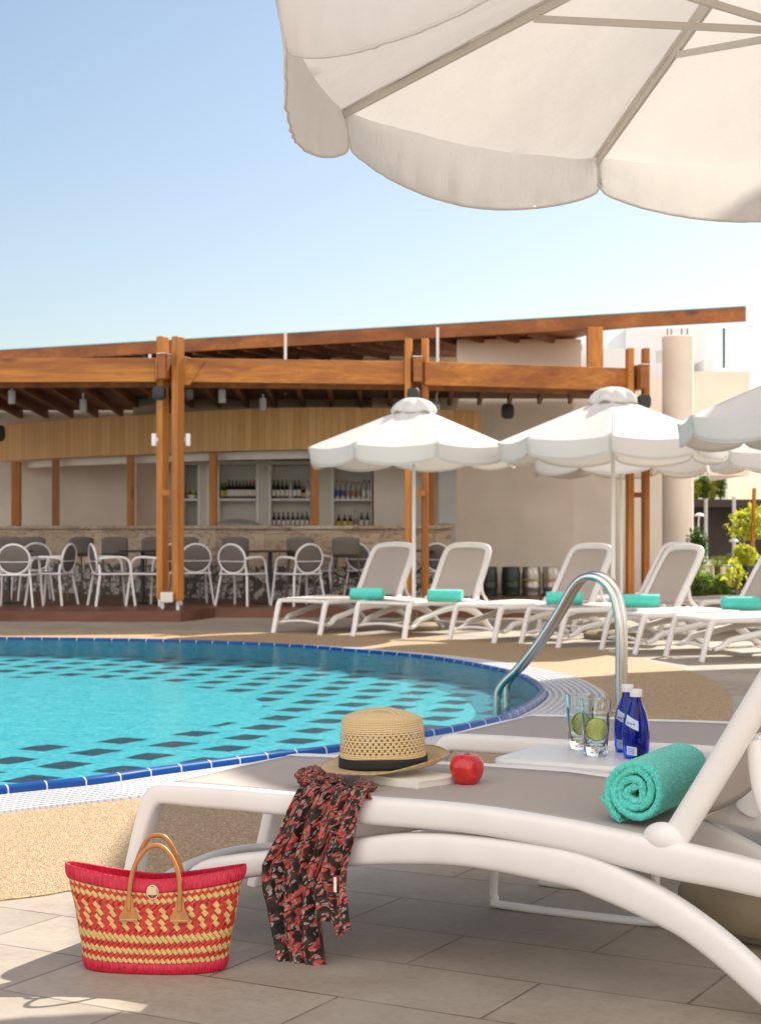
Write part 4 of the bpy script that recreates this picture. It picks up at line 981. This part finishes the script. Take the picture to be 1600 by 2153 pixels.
# round column
t=thing('round_column','tall round plastered column with rusty rods on top','column',(X(1425,26.4),26.4,0))
M().lathe([(.243,0),(.243,4.17),(.22,4.18),(.001,4.18)],seg=40).build('shaft',MAT['stucco_pink'],t)
for a_ in (-.17,-.11,.05,.14): M().tube([(a_,-.05,4.15),(a_,-.05,4.30)],.008,6).build('steel_rod',MAT['darkrub'],t)
m=M().box(X(1450,28),X(1566,28),28,28.25,2.05,3.78); m.box(X(1566,28),X(1576,28),28,31,2.05,3.78)
tag(m.build('parapet_wall',MAT['stucco'],sm=False),'beige parapet wall right of the round column','wall')
# distant white houses
def house(parts,label):
    Y=parts[0][4]; t=thing('white_house',label,'house',(X(parts[0][0],Y),Y,0),0,'white houses behind the bar')
    for p0,p1,py0,py1,Y_ in parts:
        M().box(X(p0,Y_)-t.location.x,X(p1,Y_)-t.location.x,Y_-Y,Y_+5-Y,max(0,Z(py1,Y_)),Z(py0,Y_)).build('wall',MAT['far_white'],t,sm=False)
    return t
h=house([(1316,1450,690,1110,62),(1268,1345,732,1110,60),(1218,1250,722,1110,63)],'white cubic house seen between the roof post and the round column')
for px,py in ((1400,745),): M().box(X(px,59.9)-h.location.x-.35,X(px,59.9)-h.location.x+.35,-2.1,-2.0,Z(py+18,60),Z(py-8,60)).build('window',MAT['fridge'],h,sm=False)
h=house([(1440,1487,688,1110,66),(1480,1500,755,1110,64)],'white stepped house just right of the round column')
h=house([(1455,1532,960,1110,48),(1455,1492,900,1110,50)],'pale blue grey house low between column and garden')
# back bar shelves and bottles
sh=thing('bottle_shelf','pale built in shelving behind the counter holding bottles','shelf',(0,27.1,DZ)); SI=Matrix.Translation((0,-27.1,-DZ)); SY=26.7
for p in (384,418,437,458,541,567,663,699,783):
    M().box(X(p,SY)-.02,X(p,SY)+.02,SY,SY+.45,DZ+1.0,2.3).xf(SI).build('divider',MAT['shelf'],sh,sm=False)
for p0,p1 in ((386,416),(460,540),(569,662),(700,782)):
    for z in ((1.61,),(1.61,))[0]:
        M().box(X(p0,SY),X(p1,SY),SY+.02,SY+.44,z,z+.035).xf(SI).build('shelf_board',MAT['shelf'],sh,sm=False)
for p0,p1 in ((419,436),(542,566),(664,698)):
    M().box(X(p0,SY),X(p1,SY),SY+.01,SY+.4,DZ+1.0,2.3).xf(SI).build('pillar',MAT['grey_wall'],sh,sm=False)
M().box(X(380,SY),X(790,SY),SY-.02,SY+.45,2.18,2.24).xf(SI).build('top_board',MAT['grey_wall'],sh,sm=False)
M().box(X(380,SY),X(790,SY),SY+.46,SY+.5,DZ,2.5).xf(SI).build('back_panel',MAT['shelf'],sh,sm=False)
M().box(X(380,SY),X(790,SY),SY-.3,SY+.45,DZ,1.19).xf(SI).build('lower_cupboard',MAT['shelf'],sh,sm=False)
gm={'k':plain('dark_bottle_glass',(.015,.012,.012),.15),'g':plain('green_bottle_glass',(.02,.07,.02),.15),'c':plain('clear_bottle_glass',(.45,.47,.45),.15),'a':plain('amber_bottle_glass',(.25,.10,.02),.15),
    'w':plain('white_bottle_label',(.75,.72,.65),.6),'r':plain('red_bottle_cap',(.45,.03,.03),.5),'y':plain('yellow_bottle_label',(.6,.5,.08),.6),'b':plain('blue_bottle_label',(.06,.08,.4),.6)}
def mini(g_,l_,c_,h,r):
    m=M(); m.mi=0; m.lathe([(.001,0),(r,.002),(r,h*.6),(r*.42,h*.74),(r*.36,h*.97),(.001,h)],seg=12,close=False)
    m.mi=1; m.lathe([(r*1.03,h*.14),(r*1.03,h*.46)],seg=12,close=False); m.mi=2; m.lathe([(r*.42,h*.88),(r*.42,h*1.0),(.001,h*1.005)],seg=10,close=False)
    o=m.build('liquor_bottle',[gm[g_],gm[l_],gm[c_]],mw=Matrix()); return o
kinds={'wine':mini('k','w','k',.30,.030),'yel':mini('g','y','y',.28,.030),'red':mini('k','w','r',.30,.032),'clr':mini('c','w','k',.29,.033),'clb':mini('c','b','r',.29,.033),'cla':mini('c','a','r',.28,.033),'grn':mini('g','w','g',.24,.028),'dk':mini('k','w','k',.24,.027),'amb':mini('k','y','r',.20,.032)}
used=set()
def putb(kind,px,z,row):
    o=kinds[kind]
    if kind in used: o=o.copy(); scene.collection.objects.link(o)
    used.add(kind); o.location=(X(px,SY-.0),SY+.12+random.uniform(-.02,.03),z)
    desc={'wine':'dark wine bottle with a white label','yel':'green bottle with yellow label and yellow cap','red':'dark bottle with red cap','clr':'clear spirit bottle with white label','clb':'clear spirit bottle with blue label','cla':'clear bottle with amber label','grn':'green glass bottle','dk':'small dark bottle with white label','amb':'short dark bottle with red cap'}[kind]
    tag(o,desc+' on '+row,'bottle','bottles on '+row)
zt=1.647
def rowb(seq,p0,p1,z,row):
    for i,k in enumerate(seq): putb(k,p0+(p1-p0)*i/(len(seq)-1),z,row)
rowb(['yel','yel','wine','wine','wine','wine','wine','red','red','red'],466,533,zt,'the upper shelf of the left niche')
rowb(['wine','wine','wine','wine','clr','red','wine','amb','clr','clr'],575,655,zt,'the upper shelf of the middle niche')
rowb(['clb','clb','cla','cla','cla','clr','clr'],709,776,zt,'the upper shelf of the right niche')
rowb(['dk','dk','dk','dk','dk','grn','grn','grn','grn'],575,655,1.193,'the lower shelf of the middle niche')
rowb(['amb','amb','amb','cla','grn','grn'],712,772,1.193,'the lower shelf of the right niche')
for k,o in kinds.items():
    if k not in used: bpy.data.objects.remove(o)
t=thing('fruit_basket','small basket of yellow fruit and leaves on the back shelf','basket',(X(402,SY),SY+.12,zt))
M().lathe([(.05,0),(.08,.06)],seg=14).build('bowl',MAT['shelf'],t)
for k in range(6): a=k*1.05; m=M().ball((.05*cos(a),.05*sin(a),.09+.02*(k%2)),.033,.033,.033,8,6); m.build('fruit',gm['y'] if k%2 else MAT['leaf'],t)
m=M().lathe([(.001,0),(.34,.0),(.36,.05),(.25,.10),(.05,.13),(.001,.13)],c=(X(500,26.2),26.2,1.19),seg=24,close=False); tag(m.build('food_cover',MAT['fridge']),'low grey dome on the back counter','cover')
# ------------------------------------------------------------------ kegs
for i,(px,mt) in enumerate(((1026,'keg_dark'),(1074,'keg_dark'),(1117,'keg_steel'),(1160,'keg_steel'))):
    lb=['dark green keg at the left end of the row of kegs','dark green keg second in the row, beside a steel one','steel beer keg with yellow band beside the dark keg','steel beer keg with yellow band at the right end of the row'][i]
    t=thing('beer_keg',lb,'keg',(X(px,26.4),26.4,DZ),0,'beer kegs against the beige wall')
    pr=[(.13,0),(.14,.005),(.14,.07),(.148,.09),(.15,.11),(.142,.115),(.15,.12),(.15,.21),(.143,.218),(.15,.225),(.15,.33),(.148,.35),(.138,.37),(.14,.44),(.128,.44),(.128,.39),(.001,.38)]
    M().lathe(pr,seg=28,close=False).build('barrel',MAT[mt],t)
    if mt=='keg_steel': M().lathe([(.1512,.228),(.1512,.255)],seg=28,close=False).build('yellow_band',MAT['yellow'],t)
# ------------------------------------------------------------------ chairs, stools, tables
def make_chair(label):
    t=thing('armchair',label,'chair',group='white armchairs on the deck')
    for sx in (-1,1):
        pts=[(sx*.285,.25,0),(sx*.262,.215,.3),(sx*.25,.195,.50),(sx*.245,.17,.60),(sx*.24,.10,.648),(sx*.235,-.05,.655),(sx*.20,-.20,.64),(sx*.17,-.235,.60)]
        M().sweep(catmull(pts,4),.015,.017,seg=8).build('arm',MAT['chair_white'],t)
        pts=[(sx*.255,-.28,0),(sx*.225,-.24,.25),(sx*.205,-.215,.42),(sx*.185,-.225,.56)]
        M().sweep(catmull(pts,4),.015,.018,seg=8).build('leg',MAT['chair_white'],t)
    ring=[(.212*cos(a),-.235-.055*(sin(a)+1)*.5-.03*abs(cos(a))*0,.635+.195*sin(a)) for a in [2*PI*k/28 for k in range(28)]]
    M().sweep(ring,.015,.015,seg=8,closed=True).build('back_ring',MAT['chair_white'],t)
    def bk(u,v): a=2*PI*u; r=v*.98; return (.212*cos(a)*r,-.235-.055*(sin(a)*r+1)*.5-.012*(1-v*v),.635+.195*sin(a)*r)
    M().grid(bk,24,4,True).build('backrest',MAT['grey'],t,solid=.006)
    M().sweep([(-.21,-.27,.60),(.21,-.27,.60)],.007,.007,seg=6).build('back_bar',MAT['chair_white'],t)
    fr=[(-.225,-.20,.43),(-.245,.18,.43),(-.2,.225,.43),(.2,.225,.43),(.245,.18,.43),(.225,-.20,.43),(.15,-.235,.43),(-.15,-.235,.43)]
    M().sweep(catmull(fr,3,True),.014,.016,seg=8,closed=True).build('seat_frame',MAT['chair_white'],t)
    M().prism([(-.215,-.2),(.215,-.2),(.235,.18),(.19,.215),(-.19,.215),(-.235,.18)],.432,.448).build('seat',MAT['grey'],t)
    return t
chair=make_chair('white armchair seen from behind at the left edge of the picture')
cl=[(38,1276,0,None),(108,1272,75,'white armchair facing left beside the leftmost one'),(236,1273,-68,'white armchair facing right, alone left of the left twin posts'),(323,1273,62,'white armchair facing left, half hidden by the left twin posts'),
 (402,1270,20,'white armchair just right of the left twin posts'),(510,1273,-28,'white armchair with its oval back turned left, mid deck'),(628,1273,35,'white armchair with its oval back turned right, mid deck'),(672,1262,75,'white armchair behind the mid deck pair, facing left'),
 (775,1262,-35,'white armchair behind the leftmost lounger backrest'),(935,1265,-25,'white armchair behind the second lounger backrest'),(70,1262,20,'white armchair in the second rank at the far left')]
for i,(px,py,rz,lb) in enumerate(cl):
    g=G(px,py,DZ)
    if i==0: chair.location=(g.x,g.y,DZ); chair.rotation_euler=(0,0,R(rz))
    else: dup(chair,(g.x,g.y,DZ),R(rz),lb)
def make_stool(label):
    t=thing('bar_stool',label,'stool',group='grey bar stools along the counter')
    for sx in (-1,1):
        for sy in (-1,1): M().sweep([(sx*.21,sy*.20,0),(sx*.17,sy*.16,.64)],.011,.013,seg=8).build('leg',MAT['grey'],t)
    M().box(-.19,.19,-.18,.19,.635,.66).build('seat',MAT['grey'],t,bev=.01)
    m=M().grid(lambda u,v:(-.19+.38*u,-.19-.03*v-.02*(1-(2*u-1)**2),.66+.26*v*(1-.12*abs(2*u-1)**4)),10,6); m.build('backrest',MAT['grey'],t,solid=.014)
    M().tube([(-.19,.18,.25),(.19,.18,.25)],.009,6).build('foot_rail',MAT['grey'],t)
    return t
stool=make_stool('grey bar stool at the far left end of the counter')
sls=[(26,0,None),(66,15,'grey bar stool second from the left end of the counter'),(158,35,'grey bar stool turned sideways left of the white chair facing right'),(242,8,'grey bar stool behind the white chair facing right'),(330,0,'grey bar stool behind the left twin posts'),(410,-25,'grey bar stool right of the left twin posts'),(495,5,'grey bar stool behind the mid deck chair'),(633,0,'grey bar stool under the middle bottle niche'),(728,0,'grey bar stool under the right bottle niche')]
for i,(px,rz,lb) in enumerate(sls):
    best=min(fc,key=lambda p: abs(800+F*p.x/p.y-px)); Y=min(best.y-.75,24.6)
    if i==0: stool.location=(X(px,Y),Y,DZ); stool.rotation_euler=(0,0,R(rz))
    else: dup(stool,(X(px,Y),Y,DZ),R(rz),lb)
def make_table(label):
    t=thing('bistro_table',label,'table',group='black round tables on the deck')
    M().lathe([(.001,.715),(.335,.715),(.345,.722),(.345,.732),(.335,.737),(.001,.737)],seg=32,close=False).build('table_top',MAT['blacktop'],t)
    M().lathe([(.03,.02),(.03,.715)],seg=14).build('column',MAT['blacktop'],t); M().lathe([(.001,0),(.22,0),(.225,.012),(.03,.03),(.001,.03)],seg=28,close=False).build('base',MAT['blacktop'],t); return t
tb=make_table('black round table at the far left among white chairs')
for i,(px,Y,lb) in enumerate(((18,23.6,None),(300,23.6,'black round table just left of the left twin posts'),(568,23.4,'black round table between the mid deck chairs'),(860,23.8,'black round table behind the leftmost parasol pole'))):
    if i==0: tb.location=(X(px,Y),Y,DZ)
    else: dup(tb,(X(px,Y),Y,DZ),0,lb)
# ------------------------------------------------------------------ garden
def leaves(m,c,rx,ry,rz,n,size,up=.3,seed=1):
    rnd=random.Random(seed)
    for _ in range(n):
        while True:
            d=Vector((rnd.uniform(-1,1),rnd.uniform(-1,1),rnd.uniform(-1,1)))
            if d.length<1: break
        k=1+.35*fbm((d.x*2+seed,d.y*2,d.z*2)); p=Vector(c)+Vector((d.x*rx*k,d.y*ry*k,d.z*rz*k))
        a=Vector((rnd.gauss(0,1),rnd.gauss(0,1),rnd.gauss(0,1)+up)).normalized(); b=a.cross(Vector((rnd.gauss(0,1),rnd.gauss(0,1),rnd.gauss(0,1)))).normalized()
        s=size*rnd.uniform(.6,1.3); m.add([p-a*s,p+b*s*.45,p+a*s,p-b*s*.45],[(0,1,2,3)])
    return m
def bush(name,px,Y,z0,rx,rz,n,size,mt,label,cat='bush',group=None,trunk=0):
    t=thing(name,label,cat,(X(px,Y),Y,0),0,group)
    leaves(M(),(0,0,z0+rz),rx,rx,rz,n,size,seed=int(px)).build('crown',MAT[mt],t,sm=False)
    tm=M(); tm.sweep([(0,0,0),(.02,0,z0*.5+.1),(0,0,z0+rz)],[.03,.022,.01],[.03,.022,.01],seg=8)
    for k in range(4): a=k*1.6; tm.sweep([(0,0,z0+rz*.2),(rx*.6*cos(a),rx*.6*sin(a),z0+rz*1.3)],[.012,.004],[.012,.004],seg=5)
    tm.build('trunk',MAT['bark'],t); return t
bush('garden_bush',1475,23.4,.02,.22,.28,900,.045,'leaf','bushy green plant right of the round column foot')
bush('garden_bush',1519,22.9,.05,.22,.24,900,.045,'leaf','small green bush in front of the pale garden wall')
bush('garden_tree',1584,24.5,.98,.36,.26,420,.06,'leaf_y','young tree with lime green leaves tied to an orange stake','tree')
bush('garden_bush',1547,22.0,.35,.16,.22,60,.06,'leaf_y','sparse yellow leaved plant by the pale garden wall')
bush('garden_bush',1466,25.5,.45,.17,.38,500,.045,'leaf_d','dark green shrub beside the round column')
# stake
m=M().lathe([(.03,0),(.03,1.75),(.001,1.76)],c=(0,0,0),seg=10); m.xf(Matrix.Translation((X(1577,24.2),24.2,0))@Matrix.Rotation(R(2),4,'Y')); tag(m.build('tree_stake',MAT['post']),'orange wooden stake beside the lime green tree','stake')
# palm
t=thing('small_palm','small feathery palm with arching fronds in front of the dark shed','palm',(X(1508,24.6),24.6,0))
M().sweep([(0,0,0),(.02,0,.35),(0,0,.62)],[.06,.05,.045],[.06,.05,.045],seg=10).build('trunk',MAT['bark'],t)
rnd=random.Random(5)
for k in range(16):
    a=k*2*PI/16+rnd.uniform(-.2,.2); Lf=rnd.uniform(.5,.75); up=rnd.uniform(.3,1.0); m=M(); P=[]
    for i in range(13):
        s=i/12; P.append(Vector((cos(a)*Lf*s,sin(a)*Lf*s,.6+up*Lf*s*1.1-.75*Lf*s*s)))
    m.sweep(P,.006,.006,seg=5)
    for i in range(1,13):
        d=(P[i]-P[i-1]).normalized(); sd=d.cross(Vector((0,0,1))).normalized(); l=.2*sin(PI*(i/13))**.6
        for sg in (-1,1):
            q=P[i]+(sd*sg+d*.8+Vector((0,0,-.25))).normalized()*l; wv=d*.012; m.add([P[i]-wv,P[i]+wv,q],[(0,1,2)])
    m.build('frond',MAT['leaf'] if k%3 else MAT['leaf_y'],t,sm=False)
m=M().box(X(1497,25.4),X(1650,25.4),25.4,25.6,0,.62); m.box(X(1440,27),X(1500,27),27,27.2,0,.66); tag(m.build('garden_wall',MAT['stucco_light'],sm=False,bev=.01),'low pale plastered garden wall behind the bushes','wall')
t=thing('shed','low dark brown shed with flat roof beyond the garden','shed',(X(1540,36),36,0))
M().box(X(1440,36)-t.location.x,3.4,0,4,0,1.62).build('wall',MAT['shade_cloth'],t,sm=False); M().box(X(1435,35.6)-t.location.x,3.5,-.6,4.2,1.62,1.78).build('roof',MAT['shade_cloth'],t,sm=False)
for px,h_,lb in ((1484,1.62,'thin grey pole left of the palm in front of the shed'),(1543,1.66,'thin grey pole right of the palm in front of the shed')):
    Y=27.5; m=M().lathe([(.03,0),(.03,h_),(.035,h_),(.035,h_+.03),(.001,h_+.04)],c=(X(px,Y),Y,0),seg=12); tag(m.build('garden_pole',MAT['fridge']),lb,'pole','grey garden poles')
for i,(px,h_) in enumerate(((1462,.42),(1480,.55),(1497,.5),(1515,.72))):
    Y=34.8; z0=1.78
    lb=['short upright shrub beside the column on the shed roof line','dark upright shrub second on the shed roof line','lime upright shrub third on the shed roof line','tallest upright shrub at the right end of the roof line'][i]
    t=thing('rooftop_shrub',lb,'shrub',(X(px,Y+1.2),Y+1.2,z0),0,'shrubs above the shed')
    leaves(M(),(0,0,h_*.5),.12,.12,h_*.55,420,.05,seed=px).build('crown',MAT['leaf_y' if i in (0,2) else 'leaf'],t,sm=False); M().tube([(0,0,0),(0,0,h_*.6)],.015,6).build('stem',MAT['bark'],t)
t=thing('planter','dark square planter at the right of the pale garden wall','planter',(X(1566,23.2),23.2,0))
M().lathe([(.12,0),(.14,.6),(.155,.6),(.155,.66),(.13,.66),(.12,.6),(.001,.6)],seg=4).build('pot',MAT['black'],t,sm=False); leaves(M(),(0,0,.8),.16,.16,.16,260,.05,seed=77).build('plant',MAT['leaf_y'],t,sm=False)
for (px,py,lb,Y) in ((1543,1137,'white shaded garden lamp in front of the young tree',24.0),(1470,1083,'pale curved lamp head beside the round column',26.3)):
    t=thing('garden_lamp',lb,'lamp',(X(px,Y),Y,0),0,'white garden lamps'); z=Z(py,Y)
    M().lathe([(.001,z-.02),(.07,z-.02),(.075,z),(.03,z+.03),(.001,z+.035)],seg=20,close=False).build('lamp_head',MAT['white_metal'],t)
    M().tube([(.0,.05,0),(.0,.05,z-.1),(0,.0,z)],.012,8).build('lamp_stem',MAT['white_metal'],t)
# ------------------------------------------------------------------ added unseen roof to the right, cut to shade the front loungers
sh_poly=[(-.25,3.80),(-.55,4.3),(-.74,4.75),(-.86,5.3),(-.90,6.2),(-.92,7.2),(-.75,8.1),(-.1,9.2),(.6,10.3),(1.2,12.0),(1.9,13.6),(4.2,14.6),(5.0,14.0),(5.0,3.80)]
hh=6.6; ct=1/math.tan(R(EL)); dx,dy=hh*ct*sin(R(AZ)),hh*ct*cos(R(AZ))
ho=thing('added_shade_roof','high beige roof added unseen beyond the right edge to shade the front loungers','roof',(9,16,0))
M().prism([(a+dx-9,b+dy-16) for a,b in sh_poly],hh-.08,hh+.08).build('shade_slab',MAT['stucco_light'],ho,sm=False)
for x,y in ((9.1,10.8),(9.1,19.8)):
    M().box(x-9,x-8.7,y-16,y-15.7,0,hh-.081).build('pillar',MAT['stucco_light'],ho,sm=False)
